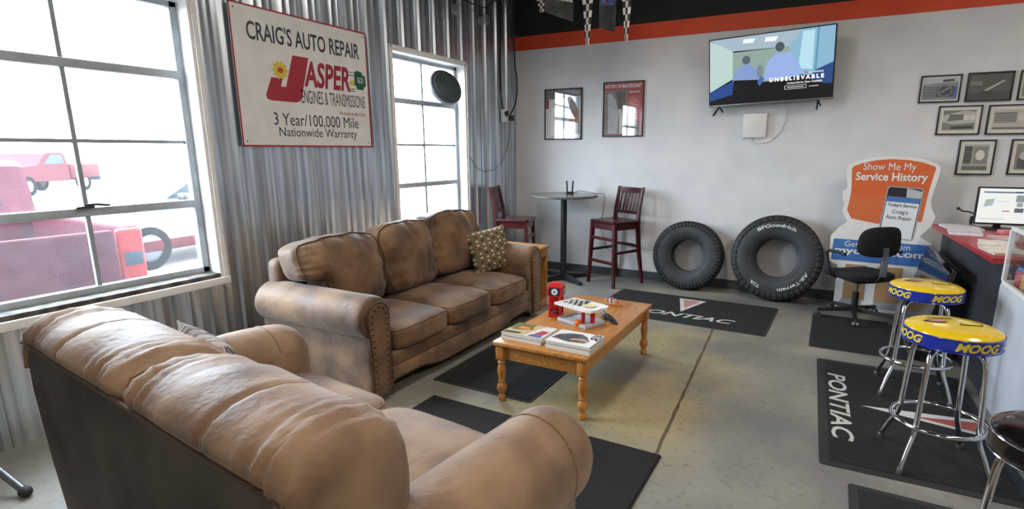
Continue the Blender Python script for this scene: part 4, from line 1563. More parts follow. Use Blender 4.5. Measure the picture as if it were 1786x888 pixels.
# ------------------------------------------------------------------ leaning flat television
lt = thing('flat_television', 'switched-off flat television standing on the floor against the black counter', 'television', (4.41, -1.06, 0), rot=(0, math.radians(13), 0))
MB().box((0.0, 0, 0.37), (0.05, 1.22, 0.72), 0.01, seg=2).build('housing', M['gloss_black'], lt)
MB().box((-0.026, 0, 0.375), (0.004, 1.16, 0.64), 0.001).build('screen', M['gloss_black'], lt, 0)
MB().box((-0.024, 0, 0.035), (0.008, 1.18, 0.02), 0.003).build('trim_strip', M['steel'], lt)


# ------------------------------------------------------------------ cardboard standee
sd = thing('cardboard_standee', 'die-cut cardboard standee with an orange header behind the office chair', 'standee', (4.18, -0.30, 0), rot=(-0.03, 0, 0.0))
X0 = 4.18


def P(x, z):
    return (x - X0, z)


outline = [P(3.86, 0.0), P(4.54, 0.0), P(4.56, 0.40), P(4.60, 0.46), P(4.60, 0.70), P(4.50, 0.76), P(4.575, 0.86), P(4.60, 0.95), P(4.56, 1.03), P(4.545, 1.10), P(4.56, 1.20), P(4.585, 1.36), P(4.58, 1.40), P(4.55, 1.43),
           P(4.46, 1.468), P(4.34, 1.490), P(4.20, 1.497), P(4.06, 1.485), P(3.94, 1.455), P(3.86, 1.42), P(3.845, 1.39), P(3.85, 1.30), P(3.865, 1.19), P(3.83, 1.16), P(3.83, 1.10), P(3.855, 1.05), P(3.845, 0.96), P(3.90, 0.87),
           P(3.83, 0.80), P(3.77, 0.72), P(3.78, 0.47), P(3.86, 0.43)]
sf = plane_xz(0, 0, 0)
MB().prism(outline, lambda u, v, w: Vector((u, w, v)), 0.008).build('board', M['white'], sd, 0)
hdr = [P(3.885, 1.38), P(3.90, 1.40), P(3.98, 1.435), P(4.09, 1.46), P(4.20, 1.468), P(4.33, 1.462), P(4.44, 1.443), P(4.54, 1.405), P(4.55, 1.39), P(4.525, 1.215), P(4.515, 1.12), P(3.90, 1.12), P(3.90, 1.20)]
art = [('#d2622f', hdr), ('#cf6a3c', [P(3.90, 1.125), P(4.515, 1.125), P(4.50, 0.90), P(4.15, 0.86), P(3.93, 0.90), P(3.885, 0.98)]),
       ('#a8875f', [P(3.93, 0.10), P(4.12, 0.10), P(4.11, 0.45), P(3.93, 0.45)]), ('#a8875f', [P(4.20, 0.10), P(4.40, 0.10), P(4.41, 0.45), P(4.20, 0.45)]),
       ('#9aa0a6', [P(3.90, 0.03), P(4.10, 0.03), P(4.10, 0.10), P(3.92, 0.10)]), ('#9aa0a6', [P(4.20, 0.03), P(4.42, 0.03), P(4.40, 0.10), P(4.20, 0.10)]),
       ('#3f6fb3', [P(3.80, 0.695), P(4.58, 0.685), P(4.585, 0.475), P(3.795, 0.485)])]
picture('printed_front', art, lambda u, v, w=0.0: sf(u, v, w + 0.0006), M['print'], sd)
text('header_text', 'Show Me My', M['white_ink'], sf, (3.98 - X0, 1.345, 4.40 - X0, 1.435), sd, 0.0, w=0.004)
text('header_text', 'Service History', M['white_ink'], sf, (3.925 - X0, 1.245, 4.50 - X0, 1.345), sd, 0.025, w=0.004)
text('band_text', 'Get it FREE from', M['white_ink'], sf, (3.90 - X0, 0.625, 4.44 - X0, 0.680), sd, 0.0, w=0.005)
text('band_text', 'mycarfax.com', M['white_ink'], sf, (3.82 - X0, 0.535, 4.57 - X0, 0.620), sd, 0.025, w=0.005)
# big printed phone
ca, sa = math.cos(-0.07), math.sin(-0.07)


def phn(u, v, w=0.0):
    return Vector((4.325 - X0 + u * ca - v * sa, -w - 0.003, 0.985 + u * sa + v * ca))


phone = [('#9ea2a8', rrect(-0.145, -0.26, 0.145, 0.23, 0.03)), ('#1d1f28', rrect(-0.135, -0.25, 0.135, 0.22, 0.025)), ('#b9bdc4', [(0.02, 0.135), (0.135, 0.135), (0.135, 0.20), (0.01, 0.22)]), ('#4a74b4', rect(-0.13, 0.085, 0.13, 0.135)),
         ('#e4e8ec', rect(-0.13, -0.25, 0.13, 0.085))]
ph = picture('phone', phone, phn, M['print'], sd)
text('screen_text', "Today's Service", M['navy_ink'], phn, (-0.115, 0.035, 0.115, 0.075), ph, 0.01, w=0.004)
text('screen_text', "Craig's", M['navy_ink'], phn, (-0.07, -0.03, 0.06, 0.015), ph, 0.0, w=0.004)
text('screen_text', 'Auto Repair', M['navy_ink'], phn, (-0.11, -0.085, 0.10, -0.04), ph, 0.0, w=0.004)
MB().beam((0.12, 0.02, 1.2), (0.12, 0.26, 0.01), 0.10, 0.006).build('easel_strut', M['white'], sd, 0)

# ------------------------------------------------------------------ reception counter and what is on it
rc = thing('reception_counter', 'black reception counter with a red top', 'counter', (0, 0, 0))
fx0, fx1 = 4.62, 4.70          # front line drifts a little from the wall towards the display case
cn = MB()
cn.loft([[(fx0 + 0.03, -0.42, z), (fx1 + 0.01, -2.16, z), (5.5, -2.16, z), (5.5, -0.42, z)] for z in (0.0, 0.865)])
cn.build('body', M['counter_black'], rc, 0)
tp = MB()
tp.loft([[(fx0 - 0.055 + k, -0.40 - k, z), (fx1 - 0.055 + k, -2.17 + k * 0, z), (5.5, -2.17, z), (5.5, -0.40 - k, z)] for z, k in ((0.866, 0.003), (0.870, 0.0), (0.896, 0.0), (0.900, 0.004))])
tp.build('countertop', M['red_laminate'], rc, 30)

mn = thing('monitor', 'computer monitor showing a web page on the red counter', 'monitor', (4.985, -0.62, 0.90), 0.10)
MB().box((0, 0, 0.20), (0.36, 0.028, 0.31), 0.005).build('bezel', M['black_plastic'], mn)
MB().lathe([(0.10, 0.0), (0.10, 0.012), (0.03, 0.018)], 24, Matrix.Translation((0, 0.05, 0))).build('stand', M['black_plastic'], mn)
MB().box((0, 0.04, 0.09), (0.05, 0.02, 0.16), 0.004).build('neck', M['black_plastic'], mn)
page = [('#e9ebe8', rect(-0.168, 0.06, 0.168, 0.342)), ('#707a90', rect(-0.14, 0.305, 0.12, 0.318)), ('#4f5668', rect(0.07, 0.31, 0.15, 0.32)), ('#a9b3b4', [(-0.13, 0.19), (-0.07, 0.205), (-0.06, 0.26), (-0.12, 0.25)]), ('#8d9094', rect(0.08, 0.235, 0.15, 0.29)),
        ('#5f636c', rect(0.08, 0.15, 0.14, 0.185)), ('#9a9ca0', rect(0.09, 0.195, 0.13, 0.23)), ('#c9584a', rect(0.0, 0.155, 0.05, 0.163)), ('#c3c7c5', rect(-0.05, 0.235, 0.04, 0.24)), ('#b5b9b9', rect(-0.15, 0.09, 0.03, 0.095))]
picture('screen', page, plane_xz(0, -0.0148, 0), M['screen'], mn)

hs = thing('desk_headset', 'black coiled headset beside the monitor on the counter', 'headset', (4.83, -0.46, 0.90))
MB().tube([(0, 0, 0.01), (-0.005, 0, 0.05), (0.0, 0.01, 0.08), (0.03, 0.01, 0.085)], 0.012, 10).build('stem', M['black_plastic'], hs)
MB().tube([(-0.10, 0.0, 0.15), (-0.07, 0, 0.13), (-0.03, 0, 0.128), (0.02, 0.0, 0.11), (0.05, 0.0, 0.10)], 0.006, 8).build('boom', M['black_plastic'], hs)
MB().sphere((-0.105, 0, 0.152), 0.014, 12).build('mouthpiece', M['black_plastic'], hs)
MB().lathe([(0.035, 0.0), (0.035, 0.012), (0.02, 0.016)], 18).build('foot', M['black_plastic'], hs)


def sheets(label, x, y, z, a, w, d, t, c, name='paper_stack'):
    m = mat('paper_' + c[1:], c, 0.7, ns=30)
    o = MB()
    o.box((0, 0, t / 2), (w, d, t), 0.001)
    for i in range(3):
        o.box((random.uniform(-.008, .008), random.uniform(-.008, .008), t + 0.001 + i * 0.0022), (w * 0.99, d * 0.99, 0.0015), rot=(0, 0, random.uniform(-.08, .08)))
    return tag(o.build(name, m, None, 0, (x, y, z), (0, 0, a)), label, 'papers', 'papers on the red counter')


sheets('white paper stack lying near the red counter edge at the back', 4.73, -0.66, 0.90, 0.15, 0.23, 0.30, 0.015, '#e4e3e6')
sheets('white loose sheets nearer the display case on the red counter', 4.79, -1.52, 0.90, -0.2, 0.20, 0.26, 0.006, '#ece9e4')
sheets('pink-edged papers in the middle of the red counter', 4.95, -1.24, 0.90, 0.2, 0.22, 0.28, 0.010, '#d9b9bb')
sheets('tall white paper stack between the headset and the monitor', 4.70, -0.985, 0.90, -0.1, 0.21, 0.28, 0.022, '#dfe0e3')
sheets('cream sheets fanned at the front corner of the red counter', 4.76, -1.90, 0.90, 0.12, 0.20, 0.27, 0.012, '#e6e0d2')
bn = thing('binder', 'dark grey binder lying open-edged on the red counter beside the case', 'binder', (5.13, -1.66, 0.90), 0.2)
MB().box((0, 0, 0.03), (0.24, 0.30, 0.055), 0.004).build('pages', M['paper'], bn, 0)
MB().box((0, 0, 0.061), (0.26, 0.32, 0.006), 0.002).build('cover', M['black_plastic'], bn)
MB().box((0, 0, 0.003), (0.26, 0.32, 0.006), 0.002).build('cover', M['black_plastic'], bn)
tag(MB().box((0, 0, 0.02), (0.10, 0.08, 0.04), 0.008).build('sticky_note_pad', mat('pink', '#e07f8c', 0.6), None, 30, (4.97, -0.95, 0.90), (0, 0, 0.3)), 'pink note pad in front of the monitor', 'note pad')

# ------------------------------------------------------------------ display case with candy
dc = thing('display_case', 'white and glass snack display case at the right edge', 'display case', (0, 0, 0))
cx0, cx1, cy0, cy1 = 4.70, 5.35, -3.5, -2.18
MB().box(((cx0 + cx1) / 2, (cy0 + cy1) / 2, 0.375), (cx1 - cx0, cy1 - cy0, 0.75), 0.006).build('base_cabinet', M['case_white'], dc, 30)
fr = MB()
for x, y in ((cx0 + 0.012, cy0 + 0.012), (cx0 + 0.012, cy1 - 0.012), (cx1 - 0.012, cy0 + 0.012), (cx1 - 0.012, cy1 - 0.012)):
    fr.box((x, y, 0.925), (0.024, 0.024, 0.35), 0.003)
for z in (0.762, 1.092):
    for x in (cx0 + 0.012, cx1 - 0.012):
        fr.box((x, (cy0 + cy1) / 2, z), (0.024, cy1 - cy0, 0.024), 0.003)
    for y in (cy0 + 0.012, cy1 - 0.012):
        fr.box(((cx0 + cx1) / 2, y, z), (cx1 - cx0, 0.024, 0.024), 0.003)
fr.build('frame', M['white_metal'], dc)
MB().box((cx0 + 0.004, (cy0 + cy1) / 2, 0.927), (0.004, cy1 - cy0 - 0.04, 0.30)).build('glass_front', M['case_glass'], dc, 0)
MB().box(((cx0 + cx1) / 2, cy1 - 0.004, 0.927), (cx1 - cx0 - 0.04, 0.004, 0.30)).build('glass_side', M['case_glass'], dc, 0)
MB().box(((cx0 + cx1) / 2, (cy0 + cy1) / 2, 1.106), (cx1 - cx0, cy1 - cy0, 0.005)).build('glass_top', M['case_glass'], dc, 0)
cols = ['#c03a4a', '#e3b32e', '#4f8fd0', '#d9762c', '#e9d9c4', '#d0485a', '#6fb0dc', '#d9a63a']
nm = ['crimson', 'golden', 'blue', 'orange', 'cream', 'pink', 'sky-blue', 'amber']
pos = ['at the corner of the front row', 'second from the corner in the front row', 'third from the corner in the front row', 'fourth in the front row', 'at the start of the back row', 'second in the back row', 'third in the back row', 'fourth in the back row']
for k in range(8):
    x = cx0 + 0.10 + 0.14 * (k // 4)
    y = cy1 - 0.12 - 0.13 * (k % 4)
    z = 0.751 if k // 4 == 0 else 0.751
    hgt = 0.10 if k // 4 == 0 else 0.18
    b = thing('candy_box', '%s candy box in the display case, %s' % (nm[k], pos[k]), 'candy', (x, y, z), random.uniform(-.1, .1), 'candy boxes in the display case')
    mm = mat('candy_' + nm[k], cols[k], 0.4, c2=cols[(k + 3) % 8], ns=14, lo=0.5, hi=0.56)
    MB().box((0, 0, hgt / 2), (0.10, 0.11, hgt), 0.003).build('carton', mm, b, 30)
    q = MB()
    for i in range(6):
        q.box((-0.03 + 0.03 * (i % 3), -0.025 + 0.05 * (i // 3), hgt + 0.008), (0.022, 0.04, 0.02), 0.004, rot=(0.2 * (i % 2), 0.2, 0.3 * i))
    q.build('wrapped_candy', mat('wrap_' + nm[k], cols[(k + 2) % 8], 0.35), b, 30)

# ------------------------------------------------------------------ wall-mounted television
TVC, TVY, TVT, TVR, TVW = Vector((3.051, -0.20, 2.351)), -0.051, 0.131, 0.033, 1.179
TVH = TVW * 0.575
tv = thing('wall_television', 'flat television mounted high on the white wall, playing a film menu', 'television', TVC)
tv.matrix_world = Matrix.Translation(TVC) @ Matrix.Rotation(TVY, 4, 'Z') @ Matrix.Rotation(TVT, 4, 'X') @ Matrix.Rotation(-TVR, 4, 'Y')
MB().box((0, 0.02, 0), (TVW, 0.04, TVH), 0.006).build('housing', M['black_plastic'], tv)
MB().box((0, -0.001, -TVH / 2 + 0.010), (TVW, 0.006, 0.02), 0.002).build('trim_strip', M['steel'], tv)
MB().box((0, 0.10, 0.02), (0.34, 0.13, 0.30), 0.01).build('wall_mount', M['black_metal'], tv)
sw, sh = TVW - 0.024, TVH - 0.034
sp = plane_xz(-sw / 2, -0.0012, -sh / 2 + 0.006)


def sc(u, v, w=0.0):
    return sp(u * sw, v * sh, w)


scr = [('#0a1020', rect(0, 0, 1, 1)), ('#8fa49c', rect(0.20, 0.30, 0.68, 0.78)), ('#b9d0cc', [(0.0, 0.20), (0.20, 0.38), (0.20, 0.82), (0.0, 0.99)]), ('#a3b6c4', [(0.0, 1.0), (0.20, 0.80), (0.66, 0.78), (0.76, 1.0)]),
       ('#eef4f6', [(0.28, 0.90), (0.37, 0.895), (0.385, 0.955), (0.29, 0.96)]), ('#eef4f6', [(0.46, 0.885), (0.55, 0.88), (0.57, 0.945), (0.47, 0.95)]),
       ('#86b3cc', [(0.66, 0.78), (0.76, 1.0), (1.0, 1.0), (1.0, 0.30), (0.66, 0.38)]), ('#b5dcea', [(0.735, 0.45), (0.845, 0.42), (0.85, 0.97), (0.76, 0.97)]), ('#5c93b4', [(0.86, 0.36), (0.875, 0.36), (0.885, 1.0), (0.87, 1.0)]),
       ('#23468c', [(0.0, 0.20), (0.22, 0.36), (0.22, 0.15), (0.0, 0.06)]), ('#24477e', [(0.86, 0.40), (1.0, 0.50), (1.0, 0.2), (0.80, 0.2)]),
       ('#8199cc', [(0.20, 0.36), (0.23, 0.50), (0.29, 0.58), (0.35, 0.58), (0.41, 0.48), (0.42, 0.32), (0.22, 0.30)]), ('#96aee2', [(0.46, 0.32), (0.49, 0.60), (0.56, 0.70), (0.66, 0.70), (0.73, 0.56), (0.77, 0.40), (0.74, 0.34)]),
       ('#56626c', oval(0.315, 0.65, 0.035, 0.065)), ('#4e5560', oval(0.585, 0.79, 0.036, 0.07)), ('#78868c', oval(0.43, 0.46, 0.028, 0.10)),
       ('#06080f', [(0.0, 0.0), (1.0, 0.0), (1.0, 0.16), (0.8, 0.30), (0.46, 0.30), (0.41, 0.34), (0.21, 0.36), (0.20, 0.14), (0.0, 0.06)]), ('#4468b0', [(0.43, 0.24), (0.47, 0.34), (0.44, 0.40), (0.41, 0.30)])]
screen = picture('screen', scr, sc, M['screen'], tv, 0.0002)
text('title_text', 'U N B E L I E V A B L E', M['screen_white'], sc, (0.51, 0.285, 0.935, 0.345), screen, 0.045, w=0.006)
text('menu_text', 'A SERIES', M['screen_white'], sc, (0.82, 0.37, 0.93, 0.393), screen, 0.0, w=0.006)
text('logo_text', 'N', M['screen_red'], sc, (0.79, 0.365, 0.812, 0.40), screen, 0.04, w=0.006)
text('menu_text', 'Limited Series Now Available', M['screen_white'], sc, (0.655, 0.232, 0.925, 0.262), screen, 0.0, w=0.006)
picture('menu_box', [('#aab0b6', rect(0.655, 0.175, 0.785, 0.192)), ('#aab0b6', rect(0.825, 0.172, 0.90, 0.186)), ('#dfe3e6', rect(0.635, 0.155, 0.805, 0.160)), ('#dfe3e6', rect(0.635, 0.207, 0.805, 0.212)), ('#dfe3e6', rect(0.635, 0.155, 0.639, 0.212)), ('#dfe3e6', rect(0.801, 0.155, 0.805, 0.212))],
        lambda u, v, w=0.0: sc(u, v, 0.006 + w), M['screen'], screen)
for s, x in ((-1, -TVW * 0.41), (1, TVW * 0.39)):
    f = MB()
    f.beam((x, 0.02, -TVH / 2), (x - 0.05 if s < 0 else x + 0.0, -0.05, -TVH / 2 - 0.085), 0.014, 0.012)
    f.beam((x, 0.02, -TVH / 2), (x + 0.02, 0.09, -TVH / 2 - 0.06), 0.014, 0.012)
    f.build('foot', M['black_plastic'], tv)

tag(MB().box((0, -0.022, 0), (0.235, 0.04, 0.245), 0.004).build('junction_box', M['white'], None, 30, (2.944, -0.002, 1.804)), 'square white box on the wall below the television', 'box')
cb = MB().tube([(3.20, -0.10, 2.02), (3.23, -0.03, 1.94), (3.235, -0.012, 1.86), (3.20, -0.010, 1.74), (3.10, -0.010, 1.64), (3.0, -0.010, 1.62), (2.93, -0.010, 1.64), (2.90, -0.010, 1.685)], 0.005, 8)
tag(cb.build('power_cord', M['white']), 'white cord looping from the television to the white box', 'cord')


# ------------------------------------------------------------------ framed pictures on the back wall
def frame(label, x0, z0, x1, z1, art, mt='#e6e3da', mat_w=0.0, grp=None, bar=0.012, cat='picture', extra=None, name='picture_frame', fm='black_plastic'):
    cx, cz = (x0 + x1) / 2, (z0 + z1) / 2
    w, h = x1 - x0, z1 - z0
    r = thing(name, label, cat, (cx, -0.002, cz), 0, grp)
    f = MB()
    D = 0.022
    for s in (-1, 1):
        f.box((s * (w / 2 - bar / 2), -D / 2, 0), (bar, D, h), 0.002)
        f.box((0, -D / 2, s * (h / 2 - bar / 2)), (w, D, bar), 0.002)
    f.build('frame', M[fm], r, 30)
    iw, ih = w - 2 * bar, h - 2 * bar
    p0 = plane_xz(-iw / 2, -0.010, -ih / 2)
    pf = lambda u, v, w_=0.0: p0(u * iw, v * ih, w_)
    polys = [(mt, rect(0, 0, 1, 1))]
    m = mat_w
    mu, mv = m / iw, m / ih
    for c, pts in art:
        polys.append((c, [(mu + (1 - 2 * mu) * max(0, min(1, u)), mv + (1 - 2 * mv) * max(0, min(1, v))) for u, v in pts]))
    pr = picture('print', polys, pf, M['print'], r, 0.0002)
    if extra:
        extra(pf, pr)
    MB().box((0, -0.017, 0), (iw, 0.002, ih)).build('glass', M['picture_glass'], r, 0)
    return r


def grille(n, c):
    return [(c, rect(0.06, 0.30 + 0.5 * i / n, 0.60, 0.30 + 0.5 * i / n + 0.25 / n)) for i in range(n)]


A1 = [('#8f959c', rect(0, 0, 1, 1)), ('#c6ccd2', [(0, 0.72), (1, 0.80), (1, 1), (0, 1)]), ('#4d5258', [(0, 0.10), (0.9, 0.12), (0.95, 0.60), (0, 0.60)])] + [('#9aa4ac', rect(0.02, 0.16 + 0.09 * i, 0.40, 0.20 + 0.09 * i)) for i in range(5)] + \
     [('#79818a', oval(0.64, 0.40, 0.22, 0.27)), ('#3d434c', oval(0.64, 0.40, 0.17, 0.21)), ('#a3abb6', [(0.52, 0.30), (0.78, 0.52), (0.74, 0.56), (0.5, 0.34)]), ('#5a6fae', rect(0.90, 0.05, 1, 0.6)), ('#3a3f46', [(0.55, 0.80), (0.9, 0.84), (0.85, 0.93), (0.55, 0.90)])]
A2 = [('#5f5d59', rect(0, 0, 1, 1)), ('#4a4844', [(0, 0), (1, 0), (1, 0.35), (0, 0.25)]), ('#8b8983', [(0.0, 0.6), (0.35, 0.55), (0.30, 0.72), (0.05, 0.75)]), ('#b6b3ab', [(0.38, 0.38), (0.80, 0.74), (0.86, 0.70), (0.44, 0.33)]), ('#d0cdc4', [(0.45, 0.38), (0.80, 0.70), (0.82, 0.68), (0.48, 0.36)]),
      ('#3a3835', [(0.30, 0.18), (0.60, 0.24), (0.58, 0.34), (0.32, 0.30)])]
A3 = [('#c9c6bd', rect(0, 0, 1, 1)), ('#7d7b76', [(0.0, 0.75), (0.6, 0.98), (1.0, 0.9), (1.0, 1.0), (0, 1)]), ('#55534f', [(0.15, 0.45), (0.62, 0.52), (0.62, 0.78), (0.2, 0.8)]), ('#e6e3da', oval(0.72, 0.62, 0.09, 0.14)), ('#e6e3da', oval(0.90, 0.62, 0.08, 0.14)), ('#8a8781', [(0, 0.0), (1, 0.0), (1, 0.36), (0.3, 0.30), (0, 0.42)]),
      ('#3d3b38', [(0.25, 0.05), (0.95, 0.08), (0.95, 0.22), (0.3, 0.2)])] + [('#a9a69e', rect(0.18, 0.50 + 0.07 * i, 0.60, 0.52 + 0.07 * i)) for i in range(4)]
A4 = [('#c4c1b8', rect(0, 0, 1, 1)), ('#6d6b66', rect(0.04, 0.35, 0.66, 0.85))] + [('#b3b0a8', rect(0.05, 0.38 + 0.09 * i, 0.65, 0.42 + 0.09 * i)) for i in range(5)] + [('#dad7ce', oval(0.80, 0.62, 0.12, 0.2)), ('#7b7973', rect(0.0, 0.02, 1, 0.12))]
A5 = [('#b9b7b0', rect(0, 0, 1, 1)), ('#3a3936', rect(0.02, 0.25, 0.34, 0.92))] + [('#7c7a74', rect(0.03, 0.30 + 0.1 * i, 0.33, 0.33 + 0.1 * i)) for i in range(6)] + [('#8b8983', rect(0.40, 0.25, 0.95, 0.92)), ('#e9e7e0', oval(0.66, 0.58, 0.18, 0.2)), ('#6f6d67', rect(0, 0.0, 1, 0.16))]
A6 = [('#8f8d86', rect(0, 0, 1, 1)), ('#55534f', rect(0.1, 0.05, 0.95, 0.45)), ('#c9c6bd', oval(0.30, 0.55, 0.14, 0.16)), ('#3d3b38', rect(0.5, 0.6, 0.9, 0.9))]
grp = 'black-framed car photographs beside the counter'
frame('framed photo of a car wheel, leftmost of the top row', 4.365, 1.980, 4.676, 2.222, A1, mat_w=0.012, grp=grp)
frame('framed dark photo of a chrome badge, middle of the top row', 4.717, 1.978, 5.046, 2.228, A2, '#5f5d59', 0.0, grp)
frame('framed photo cut off at the right end of the top row', 5.085, 1.980, 5.41, 2.228, A6, mat_w=0.015, grp=grp)
frame('framed photo of twin round headlights, left of the middle row', 4.535, 1.688, 4.862, 1.948, A3, mat_w=0.03, grp=grp)
frame('framed photo of a wide chrome grille, right of the middle row', 4.903, 1.687, 5.235, 1.945, A4, mat_w=0.03, grp=grp)
frame('upright framed photo of one headlight, left of the bottom row', 4.731, 1.328, 5.001, 1.643, A5, mat_w=0.03, grp=grp)
frame('upright framed photo cut off at the right of the bottom row', 5.106, 1.336, 5.38, 1.646, A6, mat_w=0.03, grp=grp)

PA = [('#d6d5d0', rect(0, 0, 1, 1)), ('#5f5d58', [(0.0, 0.80), (1, 0.86), (1, 1), (0, 1)]), ('#8e8b84', [(0.62, 0.05), (0.98, 0.1), (0.95, 0.85), (0.70, 0.80)]), ('#7d3a36', rect(0.0, 0.62, 0.10, 0.80)), ('#ececea', [(0.12, 0.06), (0.58, 0.06), (0.62, 0.66), (0.18, 0.66)]),  # pale tones paint the window glare into the print
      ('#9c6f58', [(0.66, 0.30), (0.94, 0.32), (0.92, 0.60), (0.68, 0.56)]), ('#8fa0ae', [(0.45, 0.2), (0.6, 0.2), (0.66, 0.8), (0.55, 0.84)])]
PB = [('#a02426', rect(0, 0, 1, 1)), ('#7b726a', [(0.0, 0.02), (0.62, 0.02), (0.60, 0.86), (0.0, 0.86)]), ('#a8adb4', [(0.12, 0.04), (0.36, 0.04), (0.40, 0.55), (0.20, 0.80), (0.10, 0.80)]), ('#504742', [(0.36, 0.50), (0.58, 0.55), (0.56, 0.84), (0.30, 0.84)]), ('#c9c4bd', [(0.42, 0.04), (0.58, 0.06), (0.46, 0.5), (0.40, 0.5)]),
      ('#b24a46', rect(0.62, 0.28, 0.94, 0.74)), ('#6f625a', [(0.58, 0.02), (0.97, 0.02), (0.95, 0.25), (0.58, 0.25)])] + [('#c98a84', rect(0.66, 0.32 + 0.035 * i, 0.90 - 0.04 * (i % 3), 0.335 + 0.035 * i)) for i in range(11)]


def pb_text(pf, par):
    text('title', 'HISTORY OF MASTERCRAFT', M['white_ink'], pf, (0.03, 0.90, 0.97, 0.965), par, 0.02, w=0.004)
    text('title', 'Mastercraft', M['white_ink'], pf, (0.64, 0.80, 0.92, 0.845), par, 0.0, 0.3, w=0.004)


frame('framed pale poster with painted-in window glare, left of the red one', 0.430, 1.680, 0.940, 2.293, PA, '#d6d5d0', 0.0, None, 0.014, 'poster', None, 'framed_poster')
frame('framed red history poster above the right bar chair', 1.215, 1.706, 1.717, 2.335, PB, '#a02426', 0.0, None, 0.012, 'poster', pb_text, 'framed_poster')


# ------------------------------------------------------------------ the big sign on the metal wall
sg = thing('wall_sign', 'large white red-bordered repair shop sign on the corrugated wall', 'sign', (0.030, -3.268, 1.575))
SW, SH = 1.245, 0.96
MB().box((0.004, 0, SH / 2), (0.008, SW, SH), 0.002).build('panel', M['white'], sg, 0)
f0 = plane_yz(0.0084, -SW / 2, 0)
B = 0.012
picture('border', [('#a2263a', rect(0, 0, SW, B)), ('#a2263a', rect(0, SH - B, SW, SH)), ('#a2263a', rect(0, 0, B, SH)), ('#a2263a', rect(SW - B, 0, SW, SH))], f0, M['print'], sg, 0.0)


def sgf(u, v, w=0.0):
    return f0(u * SW, v * SH, w)


text('headline', "CRAIG'S AUTO REPAIR", M['navy_ink'], sgf, (0.095, 0.762, 0.93, 0.895), sg, 0.014)
J = [(0.385, 0.700), (0.500, 0.700), (0.430, 0.395), (0.415, 0.360), (0.385, 0.345), (0.215, 0.345), (0.185, 0.355), (0.180, 0.385), (0.225, 0.515), (0.300, 0.515), (0.285, 0.455), (0.320, 0.455)]
logo = picture('logo_letter', [('#a2263a', J)], lambda u, v, w=0.0: sgf(u, v, w + 0.0008), M['print'], sg)
text('logo_text', 'ASPER', M['red_ink'], sgf, (0.455, 0.475, 0.830, 0.680), sg, 0.03, 0.18)
text('logo_text', 'ENGINES & TRANSMISSIONS', M['navy_ink'], sgf, (0.425, 0.345, 0.955, 0.45), sg, 0.0)
text('small_text', 'Re-made in the U.S.A.', M['red_ink'], sgf, (0.72, 0.275, 0.955, 0.305), sg, 0.0, 0.2)
text('warranty_text', '3 Year/100,000 Mile', M['navy_ink'], sgf, (0.215, 0.150, 0.880, 0.258), sg, 0.0)
text('warranty_text', 'Nationwide Warranty', M['navy_ink'], sgf, (0.245, 0.058, 0.860, 0.150), sg, 0.0)
# plain emblem shapes around the logo: starburst and engine block with speed lines
star = []
for i in range(20):
    a = 2 * PI * i / 20
    q = 1.0 if i % 2 == 0 else 0.68
    star.append((0.290 + 0.058 * q * math.cos(a), 0.575 + 0.075 * q * math.sin(a)))
picture('starburst', [('#d6c23a', star), ('#c8452f', oval(0.290, 0.575, 0.020, 0.022))], lambda u, v, w=0.0: sgf(u, v, w + 0.0016), M['print'], sg)
eng = [('#1f5a41', [(0.868, 0.54), (0.875, 0.65), (0.90, 0.665), (0.94, 0.655), (0.95, 0.63), (0.972, 0.625), (0.975, 0.545), (0.955, 0.525), (0.95, 0.505), (0.89, 0.505), (0.885, 0.53)]), ('#d6c23a', [(0.815, 0.548), (0.835, 0.535), (0.868, 0.535), (0.872, 0.575), (0.842, 0.575)])] + \
      [('#2c3142', rect(0.83 - 0.01 * (i % 2), 0.50 + 0.035 * j, 0.872, 0.505 + 0.035 * j)) for i, j in ((0, 4), (1, 3.3), (0, 0), (1, -0.5))]
eo = picture('engine_emblem', eng, lambda u, v, w=0.0: sgf(u, v, w + 0.0008), M['print'], sg)
text('engine_text', 'GO!', M['white_ink'], sgf, (0.895, 0.560, 0.950, 0.610), eo, 0.01, w=0.004)
# four corner screws
for u in (0.03, 0.97):
    for v in (0.04, 0.96):
        MB().sphere(sgf(u, v, 0.0), 0.006, 8).build('screw', M['steel'], sg)

# ------------------------------------------------------------------ round black disc on an arm in front of the far window
dm = thing('round_disc', 'round black disc on an arm in front of the far window', 'disc', (-0.088, -1.19, 2.22))
Mx = Matrix.Translation((0.208, -0.44, -0.03)) @ Vector((0.88, -0.28, 0.38)).to_track_quat('Z', 'Y').to_matrix().to_4x4() @ Matrix.Scale(1.17, 4)
M['disc_grey'] = mat('disc_grey', '#3f474d', 0.45, c2='#4a5258', ns=7)
MB().lathe([(0.0, 0.030), (0.07, 0.028), (0.125, 0.018), (0.132, 0.010), (0.150, 0.008), (0.158, -0.002), (0.158, -0.035), (0.150, -0.044), (0.0, -0.044)], 56, Mx).build('disc', M['disc_grey'], dm, 35)
MB().lathe([(0.150, -0.044), (0.10, -0.056), (0.0, -0.064)], 40, Mx).build('rear_shell', M['black_metal'], dm)
MB().tube([(0, 0, 0), (0.04, -0.10, 0.0), (0.12, -0.33, -0.03), (0.165, -0.425, -0.05)], 0.012, 10).build('bracket_arm', M['black_metal'], dm)

